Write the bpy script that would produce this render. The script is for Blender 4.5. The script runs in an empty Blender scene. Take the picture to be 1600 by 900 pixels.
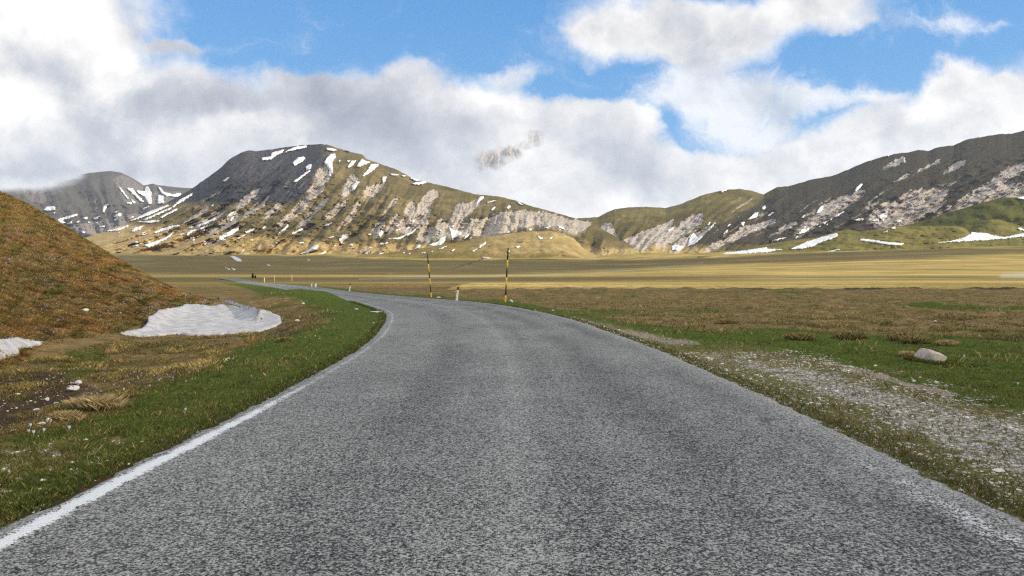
import bpy, math, random
import numpy as np
from mathutils import Vector
random.seed(4); RNG = np.random.default_rng(7)
scene = bpy.context.scene
C = scene.collection

# ------------------------------------------------------------------ camera
F, CXP, HZ, EYE = 1067.0, 800.0, 425.0, 1.6      # focal length (px of a 1600 wide frame), centre, horizon row, eye height
cam_d = bpy.data.cameras.new('camera'); cam = bpy.data.objects.new('camera', cam_d); C.objects.link(cam)
cam.location = (0, 0, EYE); cam.rotation_euler = (math.radians(90), 0, 0)
cam_d.sensor_width = 36; cam_d.lens = 36 * F / 1600; cam_d.shift_y = -(450 - HZ) / 1600
cam_d.clip_start = 0.05; cam_d.clip_end = 80000
scene.camera = cam
scene.view_settings.view_transform = 'Standard'; scene.view_settings.look = 'None'
scene.view_settings.exposure = 0.18; scene.view_settings.gamma = 1.0
scene.cycles.max_bounces = 6; scene.cycles.diffuse_bounces = 3; scene.cycles.transparent_max_bounces = 24
scene.cycles.volume_bounces = 1
scene.cycles.use_denoising = False; scene.cycles.filter_width = 1.3

# ------------------------------------------------------------------ sun
SUN_EL, SUN_ROT = math.radians(27), math.radians(104)          # from the right, a little behind the viewer
SDIR = np.array([math.sin(SUN_ROT) * math.cos(SUN_EL), math.cos(SUN_ROT) * math.cos(SUN_EL), math.sin(SUN_EL)])
sl = bpy.data.lights.new('sun', 'SUN'); sl.energy = 5.0; sl.angle = math.radians(0.5); sl.color = (1.0, 0.86, 0.64)
sun = bpy.data.objects.new('sun', sl); C.objects.link(sun)
sun.rotation_euler = Vector(SDIR).to_track_quat('Z', 'Y').to_euler(); sun.location = (60, -20, 80)


# ------------------------------------------------------------------ node helper
class NT:
    def __init__(s, tree):
        s.t = tree; s.n = tree.nodes; s.l = tree.links
    def node(s, typ, **kw):
        n = s.n.new(typ)
        for k, v in kw.items():
            setattr(n, k, v)
        return n
    def put(s, inp, v):
        if hasattr(v, 'is_linked'): s.l.new(v, inp)
        else: inp.default_value = v
    def m(s, op, a, b=0.0, c=0.0, clamp=False):
        n = s.node('ShaderNodeMath', operation=op, use_clamp=clamp)
        for i, v in enumerate((a, b, c)): s.put(n.inputs[i], v)
        return n.outputs[0]
    def v(s, op, a, b=(0, 0, 0), c=(0, 0, 0)):
        n = s.node('ShaderNodeVectorMath', operation=op)
        s.put(n.inputs[0], a)
        if op == 'SCALE': s.put(n.inputs['Scale'], b)
        elif op != 'LENGTH':
            s.put(n.inputs[1], b)
            if op == 'MULTIPLY_ADD': s.put(n.inputs[2], c)
        return n.outputs['Value'] if op in ('LENGTH', 'DOT_PRODUCT', 'DISTANCE') else n.outputs[0]
    def rng(s, x, a, b, lo=0.0, hi=1.0, smooth=True):
        n = s.node('ShaderNodeMapRange', interpolation_type='SMOOTHSTEP' if smooth else 'LINEAR')
        n.clamp = True if not smooth else True
        s.put(n.inputs[0], x)
        for i, q in enumerate((a, b, lo, hi)): s.put(n.inputs[i + 1], q)
        return n.outputs[0]
    def noise(s, vec, scale, detail=4, rough=0.55, dist=0.0, out=0):
        n = s.node('ShaderNodeTexNoise'); s.put(n.inputs['Vector'], vec)
        n.inputs['Scale'].default_value = scale; n.inputs['Detail'].default_value = detail
        n.inputs['Roughness'].default_value = rough; n.inputs['Distortion'].default_value = dist
        return n.outputs[out]
    def voro(s, vec, scale, out='Distance', feature='F1', rand=1.0):
        n = s.node('ShaderNodeTexVoronoi', feature=feature); s.put(n.inputs['Vector'], vec)
        n.inputs['Scale'].default_value = scale; n.inputs['Randomness'].default_value = rand
        return n.outputs[out]
    def mix(s, f, a, b, blend='MIX'):
        n = s.node('ShaderNodeMix', data_type='RGBA', blend_type=blend)
        s.put(n.inputs[0], f)
        s.put(n.inputs[6], a if hasattr(a, 'is_linked') else (*a, 1)); s.put(n.inputs[7], b if hasattr(b, 'is_linked') else (*b, 1))
        return n.outputs[2]
    def ramp(s, f, stops, interp='LINEAR'):
        n = s.node('ShaderNodeValToRGB'); cr = n.color_ramp; cr.interpolation = interp
        while len(cr.elements) < len(stops): cr.elements.new(0.5)
        for e, (p, c) in zip(cr.elements, stops):
            e.position = p; e.color = (*c, 1)
        s.put(n.inputs[0], f); return n.outputs[0]
    def attr(s, name, out='Color'):
        return s.node('ShaderNodeAttribute', attribute_name=name).outputs[out]
    def sep(s, c):
        n = s.node('ShaderNodeSeparateXYZ'); s.put(n.inputs[0], c); return n.outputs
    def com(s, x, y, z):
        n = s.node('ShaderNodeCombineXYZ')
        for i, q in enumerate((x, y, z)): s.put(n.inputs[i], q)
        return n.outputs[0]
    def bump(s, h, dist=0.02, strength=1.0, normal=None):
        n = s.node('ShaderNodeBump'); s.put(n.inputs['Height'], h)
        n.inputs['Distance'].default_value = dist; n.inputs['Strength'].default_value = strength
        if normal: s.l.new(normal, n.inputs['Normal'])
        return n.outputs[0]
    def coords(s): return s.node('ShaderNodeTexCoord').outputs['Object']


def new_mat(name):
    m = bpy.data.materials.new(name); m.use_nodes = True
    k = NT(m.node_tree); k.n.clear()
    out = k.node('ShaderNodeOutputMaterial')
    b = k.node('ShaderNodeBsdfPrincipled'); b.inputs['Roughness'].default_value = 0.9
    b.inputs['Specular IOR Level'].default_value = 0.25
    k.l.new(b.outputs[0], out.inputs[0]); k.b = b; k.out = out
    return m, k


# ------------------------------------------------------------------ world: blue sky with broken cumulus
world = bpy.data.worlds.new('World'); scene.world = world; world.use_nodes = True
k = NT(world.node_tree); k.n.clear()
wout = k.node('ShaderNodeOutputWorld'); bg = k.node('ShaderNodeBackground'); k.l.new(bg.outputs[0], wout.inputs[0])
sky = k.node('ShaderNodeTexSky', sky_type='NISHITA'); sky.sun_disc = False
sky.sun_elevation = SUN_EL; sky.sun_rotation = SUN_ROT; sky.altitude = 1500; sky.air_density = 1.0; sky.dust_density = 0.3; sky.ozone_density = 2.0
tc = k.node('ShaderNodeTexCoord').outputs['Generated']
nrm = k.v('NORMALIZE', tc)
dx, dy, dz = k.sep(nrm)
ay = k.m('MAXIMUM', k.m('ABSOLUTE', dy), 0.28)
gu = k.m('DIVIDE', dx, ay); gv = k.m('DIVIDE', dz, ay)
P0 = k.com(gu, gv, k.m('MULTIPLY', k.m('LESS_THAN', dy, 0.0), 3.7))            # tangent-plane coordinates, 1 = 45 degrees
wn = k.v('SUBTRACT', k.noise(P0, 5.5, 5, 0.6, out=1), (0.5, 0.5, 0.5))
wn2 = k.v('SUBTRACT', k.noise(P0, 22, 4, 0.6, out=1), (0.5, 0.5, 0.5))
P = k.v('ADD', k.v('ADD', P0, k.v('SCALE', wn, 0.11)), k.v('SCALE', wn2, 0.03))
P = k.v('MULTIPLY', P, (1, 1, 0))


def gauss_sum(blobs, scale_px=True):
    tot = None
    for (x, y, rx, ry, w) in blobs:
        cx, cy = (x - CXP) / F, (HZ - y) / F
        sx, sy = F / rx, F / ry
        q = k.v('MULTIPLY_ADD', P, (sx, sy, 0), (-cx * sx, -cy * sy, 0))
        d2 = k.v('DOT_PRODUCT', q, q)
        g = k.m('EXPONENT', k.m('MULTIPLY', d2, -1.0))
        tot = k.m('MULTIPLY', g, w) if tot is None else k.m('MULTIPLY_ADD', g, w, tot)
    return tot


CLOUDS = [(60, 50, 130, 90, 1.5), (-60, 150, 300, 170, 1.5), (170, 130, 90, 70, .7), (330, 190, 120, 60, 1.1), (60, 230, 380, 70, 1.4),
          (500, 195, 130, 60, 1.0), (560, 215, 120, 70, 1.1), (640, 115, 42, 38, 1.0), (665, 180, 110, 55, 1.1), (790, 190, 100, 60, 1.3),
          (800, 112, 60, 16, .85), (930, 215, 110, 65, 1.2), (965, 180, 55, 40, .8), (800, 290, 260, 80, 1.7), (1010, 300, 190, 50, 1.5),
          (1180, 280, 170, 40, 1.3), (1300, 235, 120, 42, 1.1), (1420, 205, 110, 45, 1.0), (1560, 190, 130, 60, 1.4), (1700, 180, 150, 90, 1.2),
          (1492, 125, 32, 38, 1.1), (1575, 130, 45, 14, .9),
          (1010, 40, 105, 60, 1.5), (900, 52, 50, 26, .8), (1130, 50, 120, 50, 1.1), (1270, 15, 120, 28, 1.1), (1345, 50, 50, 18, .7),
          (1115, 112, 60, 30, .55), (1345, 155, 50, 11, .9), 
          (290, 76, 60, 12, .85), (1540, 38, 45, 9, .75), (450, 130, 45, 12, .5), (495, 132, 22, 10, .5),
          (-500, 100, 250, 200, 1.0), (2100, 200, 250, 120, 1.1), (1750, -200, 300, 90, .8), (350, -330, 400, 100, .8)]
HOLES = [(1075, 215, 62, 44, 1.45), (925, 128, 75, 22, .9), (1010, 135, 30, 25, .6), (1330, 110, 90, 40, .6), (1200, 195, 40, 20, .4), (1420, 60, 90, 50, .4), (770, 60, 80, 60, .5), (500, 60, 200, 50, .6), (1240, 195, 60, 20, .3), (410, 150, 40, 40, .3), (240, 110, 40, 60, .35), (700, 130, 40, 30, .3), (880, 130, 60, 28, .35), (1330, 110, 60, 40, .35), (1450, 150, 40, 40, .25)]
DARKS = [(60, 190, 190, 40, .08), (400, 165, 150, 40, .24), (500, 200, 140, 55, .28), (250, 150, 90, 30, .16), (640, 110, 60, 50, .14), (620, 180, 100, 60, .14), (100, 262, 260, 28, .22), (720, 230, 120, 50, .13),
         (1010, 90, 100, 25, .10), (1060, 40, 90, 25, .07), (300, 78, 60, 20, .40), (1000, 245, 90, 40, .12), (930, 290, 80, 40, .06), (140, 120, 60, 30, .08), (240, 170, 60, 20, .14)]
BRIGHTS = [(80, 20, 130, 50, .22), (195, 88, 40, 20, .3), (10, 160, 120, 40, .26), (200, 128, 50, 15, .2), (370, 190, 60, 13, .32), (420, 240, 200, 20, .08), (850, 250, 90, 50, .12), (1560, 240, 220, 40, .16), (940, 340, 100, 30, .08),
           (1490, 120, 30, 40, .25), (770, 160, 80, 20, .14), (1000, 30, 50, 20, .06), (1140, 320, 200, 20, .12), (340, 205, 60, 14, .15)]
VEILS = [(1110, 140, 90, 55, 1.0), (1190, 165, 110, 40, .8), (1160, 215, 90, 25, .45), (1250, 140, 60, 30, .5), (1340, 155, 70, 18, .6), (1060, 110, 60, 50, .6), (1180, 235, 130, 40, .7), (450, 130, 60, 20, .6), (700, 140, 100, 40, .5), (1400, 40, 120, 40, .6), (870, 60, 60, 40, .5), (300, 78, 70, 14, .8), (1540, 40, 60, 12, .6), (1000, 150, 60, 30, .4)]
dens = gauss_sum(CLOUDS); hole = gauss_sum(HOLES)
n1 = k.noise(P0, 4.2, 9, 0.58, 0.4)
n2 = k.noise(k.v('ADD', P0, (3.1, 1.7, 0.6)), 12, 6, 0.62, 0.2)
inframe = k.m('MULTIPLY', k.rng(k.m('ABSOLUTE', gu), 0.8, 1.3, 1, 0), k.m('MULTIPLY', k.rng(gv, 0.45, 0.8, 1, 0), k.m('GREATER_THAN', dy, 0.0)))
broad = k.rng(k.noise(k.v('MULTIPLY', nrm, (1, 1, 2.2)), 1.8, 4, 0.5), 0.30, 0.52, 0.0, 1.0)
dens = k.m('MULTIPLY_ADD', broad, k.m('SUBTRACT', 1.0, inframe), dens)
dens = k.m('SUBTRACT', dens, hole)
nz = k.m('ADD', k.m('MULTIPLY', k.m('SUBTRACT', n1, 0.5), 1.1), k.m('MULTIPLY', k.m('SUBTRACT', n2, 0.5), 1.0))
dn = k.m('ADD', dens, nz)
alpha = k.rng(dn, 0.08, 1.10)
n3 = k.noise(k.v('MULTIPLY', k.v('ADD', P0, k.v('SCALE', wn, .25)), (5.5, 9.5, 1)), 1.0, 8, 0.66, 0.5)
vl = k.m('MULTIPLY', k.rng(k.m('ADD', gauss_sum(VEILS), k.m('MULTIPLY', k.m('SUBTRACT', n3, 0.5), 2.6)), 0.15, 1.25), 0.82)
alpha = k.m('MAXIMUM', alpha, vl)
sh = k.m('SUBTRACT', gauss_sum(BRIGHTS), gauss_sum(DARKS))
relief = k.m('SUBTRACT', k.noise(P0, 7, 6, 0.55, 0.3), k.noise(k.v('ADD', P0, (-0.035, -0.04, 0)), 7, 6, 0.55, 0.3))
lum = k.m('ADD', k.m('ADD', 0.82, sh), k.m('ADD', k.m('MULTIPLY', relief, 1.0), k.m('MULTIPLY', k.m('SUBTRACT', n1, 0.5), 0.22)))
relief2 = k.m('SUBTRACT', k.noise(P, 19, 6, 0.62, 0.3), k.noise(k.v('ADD', P, (-0.014, -0.016, 0)), 19, 6, 0.62, 0.3))
lum = k.m('ADD', lum, k.m('MULTIPLY', relief2, 0.26))
lum = k.m('ADD', lum, k.m('SUBTRACT', k.m('MULTIPLY', k.rng(dn, 1.0, 0.35), 0.10), k.m('MULTIPLY', k.rng(dn, 1.0, 2.2), 0.05)))
ccol = k.ramp(k.m('MULTIPLY', lum, 1.0), [(0.10, (0.24, 0.27, 0.34)), (0.35, (0.39, 0.41, 0.48)), (0.58, (0.54, 0.56, 0.61)), (0.78, (0.76, 0.755, 0.76)), (1.0, (1.0, 0.98, 0.96))])
skc = k.v('MULTIPLY', sky.outputs[0], (0.115, 0.125, 0.135))
skc = k.mix(0.8, skc, k.ramp(k.rng(dz, 0.05, 0.5, smooth=False), [(0, (0.14, 0.44, 0.78)), (1, (0.038, 0.265, 0.70))]))
col = k.mix(alpha, skc, ccol)
k.l.new(col, bg.inputs[0]); bg.inputs[1].default_value = 1.0
SKY_COLOR_OUT = col


# ------------------------------------------------------------------ numpy helpers
_perm = RNG.permutation(512).astype(np.int64); _g = RNG.uniform(0, 2 * np.pi, 512)
def perlin(x, y, seed=0):
    x = np.asarray(x, float); y = np.asarray(y, float)
    xi = np.floor(x).astype(np.int64); yi = np.floor(y).astype(np.int64); fx = x - xi; fy = y - yi
    def gr(ix, iy, ax, ay):
        a = _g[_perm[(_perm[(ix + seed * 37) & 511] + iy) & 511]]
        return np.cos(a) * ax + np.sin(a) * ay
    u = fx * fx * fx * (fx * (fx * 6 - 15) + 10); v = fy * fy * fy * (fy * (fy * 6 - 15) + 10)
    a = gr(xi, yi, fx, fy); b = gr(xi + 1, yi, fx - 1, fy); c = gr(xi, yi + 1, fx, fy - 1); d = gr(xi + 1, yi + 1, fx - 1, fy - 1)
    return (a + (b - a) * u + (c - a) * v + (a - b - c + d) * u * v) * 1.5
def fbm(x, y, o=4, seed=0, gain=0.5):
    t = 0; a = 1.0; n = 0
    for i in range(o):
        t = t + a * perlin(x * 2 ** i, y * 2 ** i, seed + i); n += a; a *= gain
    return t / n
def ridged(x, y, o=4, seed=0, gain=0.55):
    t = 0; a = 1.0; n = 0
    for i in range(o):
        t = t + a * (1 - 2 * np.abs(perlin(x * 2 ** i, y * 2 ** i, seed + i))); n += a; a *= gain
    return t / n
def sm(x, a, b):
    t = np.clip((x - a) / (b - a), 0, 1); return t * t * (3 - 2 * t)
def curve(pts):
    p = np.array(sorted(pts), float); X = p[:, 0]; Y = p[:, 1]
    return lambda x: np.interp(x, X, Y)

# raster masks in picture coordinates of the survey (used once, to lay out which vegetation or rock lies where)
RX0, RY0, RW, RH = -500, 200, 2700, 900
def raster(polys, blur=0, x0=RX0, y0=RY0, w=RW, h=RH):
    M = np.zeros((h, w), np.float32)
    for poly in polys:
        p = np.array(poly, float); p[:, 0] -= x0; p[:, 1] -= y0
        ax = max(int(p[:, 0].min()), 0); bx = min(int(p[:, 0].max()) + 2, w); ay_ = max(int(p[:, 1].min()), 0); by = min(int(p[:, 1].max()) + 2, h)
        if bx <= ax or by <= ay_: continue
        yy, xx = np.mgrid[ay_:by, ax:bx] + 0.5
        ins = np.zeros(xx.shape, bool); n = len(p)
        for i in range(n):
            x1, y1 = p[i]; x2, y2 = p[(i + 1) % n]
            if y1 == y2: continue
            c = ((y1 > yy) != (y2 > yy)) & (xx < (x2 - x1) * (yy - y1) / (y2 - y1) + x1)
            ins ^= c
        M[ay_:by, ax:bx] = np.maximum(M[ay_:by, ax:bx], ins)
    for r in ([blur, blur] if blur else []):
        K = 2 * r + 1
        for axis in (0, 1):
            pad = [(0, 0), (0, 0)]; pad[axis] = (r + 1, r)
            cs = np.cumsum(np.pad(M, pad, mode='edge'), axis=axis)
            M = ((cs[K:] - cs[:-K]) if axis == 0 else (cs[:, K:] - cs[:, :-K])) / K
    return M
def samp(M, px, py, x0=RX0, y0=RY0):
    h, w = M.shape
    x = np.clip(px - x0 - .5, 0, w - 1.01); y = np.clip(py - y0 - .5, 0, h - 1.01)
    xi = x.astype(int); yi = y.astype(int); fx = x - xi; fy = y - yi
    return (M[yi, xi] * (1 - fx) + M[yi, xi + 1] * fx) * (1 - fy) + (M[yi + 1, xi] * (1 - fx) + M[yi + 1, xi + 1] * fx) * fy

def mesh_obj(name, V, Fc, mat=None, attrs=None, parent=None, smooth=True, uv=None):
    me = bpy.data.meshes.new(name)
    V = np.ascontiguousarray(V, np.float32)
    if isinstance(Fc, np.ndarray):
        nf, ns = Fc.shape
        me.vertices.add(len(V)); me.vertices.foreach_set('co', V.ravel())
        me.loops.add(nf * ns); me.loops.foreach_set('vertex_index', Fc.astype(np.int32).ravel())
        me.polygons.add(nf); me.polygons.foreach_set('loop_start', np.arange(0, nf * ns, ns, dtype=np.int32))
        me.update(calc_edges=True)
    else:
        me.from_pydata([tuple(map(float, v)) for v in V], [], Fc)
    if smooth: me.polygons.foreach_set('use_smooth', np.ones(len(me.polygons), bool))
    for an, arr in (attrs or {}).items():
        a = me.color_attributes.new(an, 'FLOAT_COLOR', 'POINT')
        full = np.ones((len(V), 4), np.float32); full[:, :arr.shape[1]] = arr
        a.data.foreach_set('color', full.ravel())
    me.validate(); me.update()
    o = bpy.data.objects.new(name, me); C.objects.link(o)
    if mat: me.materials.append(mat)
    if parent: o.parent = parent
    return o
def grid_faces(nr, nc):
    i = np.arange(nr - 1)[:, None] * nc + np.arange(nc - 1)[None, :]
    return np.stack([i, i + 1, i + nc + 1, i + nc], -1).reshape(-1, 4)
def tag(o, label=None, cat=None, group=None, kind=None):
    if label: o['label'] = label
    if cat: o['category'] = cat
    if group: o['group'] = group
    if kind: o['kind'] = kind
    return o
def w2p(X, Y, Z): return CXP + F * X / Y, HZ - F * (Z - EYE) / Y

# ------------------------------------------------------------------ road edges (metres)
RL = np.array([(-3.2, -40), (-3.2, -5), (-3.2, 4.3), (-3.15, 6.2), (-3.1, 8.2), (-3.1, 9.5), (-3.12, 11.5), (-3.2, 14), (-3.45, 17), (-3.8, 19.8), (-4.25, 22.8), (-5.1, 27), (-7, 32.5), (-9.5, 38.8), (-14.1, 48.8), (-21, 63), (-28, 77.6), (-37, 94.8), (-50, 122), (-64, 150), (-74, 168)], float)
RR = np.array([(3.3, -40), (3.3, -5), (3.3, 4.5), (3.3, 6.8), (3.3, 8.8), (3.2, 10.5), (3.1, 13), (2.9, 15.5), (2.6, 18.4), (2.1, 22.5), (1.2, 27), (-0.6, 33), (-3.1, 38), (-8.8, 47.2), (-12.6, 54.4), (-18.8, 68), (-26.6, 83), (-36, 100), (-46, 121), (-60, 151), (-70, 170)], float)
def resample(A, n=420):
    s = np.r_[0, np.cumsum(np.hypot(*np.diff(A, axis=0).T))]
    # Catmull-Rom through the stations
    t = np.linspace(0, len(A) - 1.001, 3000); i = t.astype(int); f = (t - i)[:, None]
    p0 = A[np.maximum(i - 1, 0)]; p1 = A[i]; p2 = A[np.minimum(i + 1, len(A) - 1)]; p3 = A[np.minimum(i + 2, len(A) - 1)]
    q = 0.5 * ((2 * p1) + (-p0 + p2) * f + (2 * p0 - 5 * p1 + 4 * p2 - p3) * f ** 2 + (-p0 + 3 * p1 - 3 * p2 + p3) * f ** 3)
    s = np.r_[0, np.cumsum(np.hypot(*np.diff(q, axis=0).T))]
    u = np.linspace(0, 1, n)
    return q, s, u
qL, _, _ = resample(RL); qR, _, _ = resample(RR)
def road_lat(X, Y):
    """signed distance outside the left and the right edge"""
    l = np.interp(Y, qL[:, 1], qL[:, 0]); r = np.interp(Y, qR[:, 1], qR[:, 0])
    slope = np.interp(Y, [0, 25, 33, 45, 300], [1, .97, .85, .72, .85])
    return (l - X) * slope, (X - r) * slope

# ------------------------------------------------------------------ terrain height
ZC_Y = [0, 90, 200, 300, 500, 900, 1500, 2200, 3200, 9000]; ZC_Z = [0, 0, 0, 0.1, 1.2, 7.0, 28, 60, 70, 80]
ZR_Y = [0, 80, 150, 250, 400, 900, 1500, 2200, 9000];        ZR_Z = [0, 0, 0.1, 1.0, 4.2, 24, 58, 80, 90]
def H(X, Y):
    X = np.asarray(X, float); Y = np.asarray(Y, float)
    Ys = np.maximum(Y, 0.5); px = CXP + F * X / Ys
    w = sm(px, 850, 1600)
    z = np.interp(Ys, ZC_Y, ZC_Z) * (1 - w) + np.interp(Ys, ZR_Y, ZR_Z) * w
    dl, dr = road_lat(X, Y)
    off = np.maximum(dl, dr)
    # verges and the hollow left of the road
    z = z - 0.45 * sm(dl, 2.0, 4.2) * (1 - sm(dl, 7.5, 11)) * (1 - sm(Y, 20, 34))
    z = z - 0.62 * sm(dl, 1.6, 4.5) * sm(Y, 13, 19) * (1 - sm(Y, 30, 50))
    z = z + 0.55 * np.exp(-((X + 13.5) / 3.0) ** 2 - ((Y - 41) / 6.5) ** 2)
    z = z + 0.05 * sm(dr, 0.3, 3) * (1 - sm(Y, 30, 60))
    # turf roughness away from the road
    rough = sm(off, 0.15, 1.8)
    near = 1 - sm(Y, 55, 130)
    z = z + rough * near * (0.05 * fbm(X * 0.9, Y * 0.9, 3, 3) + 0.035 * fbm(X * 3.1, Y * 3.1, 2, 9))
    humm = sm(dr, 4.5, 8) * sm(Y, 11, 16) * near
    z = z + humm * 0.30 * np.maximum(0, fbm(X * 0.55, Y * 0.33, 3, 12) + 0.1)
    # the peat bank where the brown field ends
    yb = 61 + 4 * fbm(X * 0.05, X * 0 + 2.0, 3, 21)
    bank = sm(X, -2, 8)
    z = z + bank * (0.10 * np.exp(-((Y - yb) / 1.6) ** 2) * (1 + fbm(X * .4, Y * .4, 2, 22)) )
    # wide undulation of the plain
    far = sm(Y, 90, 260) * (1 - 0.0 * Y)
    z = z + far * np.minimum(Ys * 0.0022, 5) * fbm(X * 0.006, Y * 0.004, 4, 31)
    z = z + sm(Y, 500, 1100) * 5.5 * fbm(X * .0028, Y * .0022, 3, 33) * np.minimum(1, Ys / 1500)
    # keep the bed of the road below the paving
    z = np.where(off < 0.12, z * sm(off, -0.2, 0.12) - 0.05 * (1 - sm(off, -0.2, 0.12)), z)
    return z
def hit(px, py, n=14):
    """point where the sight line through (px, py) meets the ground"""
    px = np.asarray(px, float); py = np.asarray(py, float); u = (px - CXP) / F; kk = np.maximum(py - HZ, 1.2) / F
    Y = EYE / kk
    for _ in range(n):
        Y = 0.5 * Y + 0.5 * np.clip((EYE - H(u * Y, Y)) / kk, 1, 3000)
    return u * Y, Y, H(u * Y, Y)

_YS = np.exp(np.linspace(math.log(60), math.log(4500), 700))
def hit_far(px, py):
    px = np.atleast_1d(np.asarray(px, float)); py = np.atleast_1d(np.asarray(py, float)); u = ((px - CXP) / F)[:, None]
    g = H(u * _YS[None], _YS[None] + 0 * u); ray = EYE - (py - HZ)[:, None] / F * _YS[None]
    hitm = g >= ray; idx = np.where(hitm.any(1), hitm.argmax(1), len(_YS) - 1); Y = _YS[idx]
    near = py > 452; X = u[:, 0] * Y; Z = EYE - (py - HZ) / F * Y
    return X, Y, Z

# ------------------------------------------------------------------ vegetation masks
GREEN = raster([[(-400, 1050), (-400, 740), (0, 690), (60, 668), (130, 655), (195, 640), (215, 612), (300, 585), (345, 560), (370, 545), (420, 528), (470, 515), (520, 500), (525, 484), (470, 468), (430, 458), (400, 448), (470, 450), (640, 470), (640, 1050)],
                [(790, 468), (840, 478), (900, 490), (960, 500), (1040, 512), (1120, 516), (1200, 512), (1290, 520), (1380, 522), (1480, 524), (1620, 534), (2200, 545), (2200, 1050), (700, 1050), (700, 470)],
                [(380, 450), (420, 452), (440, 466), (410, 462)],
                [(600, 461), (700, 466), (790, 472), (790, 480), (600, 465)]], 5)
GREEN2 = raster([[(100, 545), (160, 540), (170, 560), (140, 590), (100, 600), (90, 570)], [(1250, 500), (1420, 505), (1330, 512)], [(1450, 508), (1600, 512), (1600, 522), (1460, 518)], [(800, 470), (1000, 480), (1200, 490), (1000, 488)]], 4)
GRAVEL = raster([[(1075, 557), (1130, 550), (1200, 554), (1290, 572), (1360, 592), (1440, 615), (1520, 638), (1600, 652), (1900, 715), (1900, 960), (1600, 790), (1500, 728), (1400, 675), (1290, 630), (1180, 590)]], 12)
PALE = .8 * raster([[(870, 490), (900, 493), (950, 507), (1000, 517), (1050, 526), (1095, 533), (1098, 541), (1050, 540), (990, 528), (940, 514), (900, 502), (870, 494)],
               [(1085, 553), (1125, 550), (1135, 560), (1100, 563)]], 3)
TRACK = raster([[(1268, 562), (1300, 563), (1340, 574), (1400, 589), (1455, 605), (1500, 616), (1488, 621), (1430, 610), (1380, 597), (1320, 580)]], 1)
SOIL = raster([[(-200, 590), (0, 582), (60, 575), (110, 585), (150, 598), (150, 612), (110, 635), (60, 655), (0, 672), (-200, 690)],
               [(415, 517), (450, 512), (480, 520), (450, 525), (400, 526)]], 5)
VERGE_L = raster([[(-400, 1050), (-400, 720), (60, 690), (200, 680), (260, 690), (180, 740), (0, 835), (-400, 1050)]], 10)


# ------------------------------------------------------------------ materials
def soft_noise(k, P, sc, a, b, det=3):
    return k.rng(k.noise(P, sc, det, 0.6), a, b)

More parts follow.
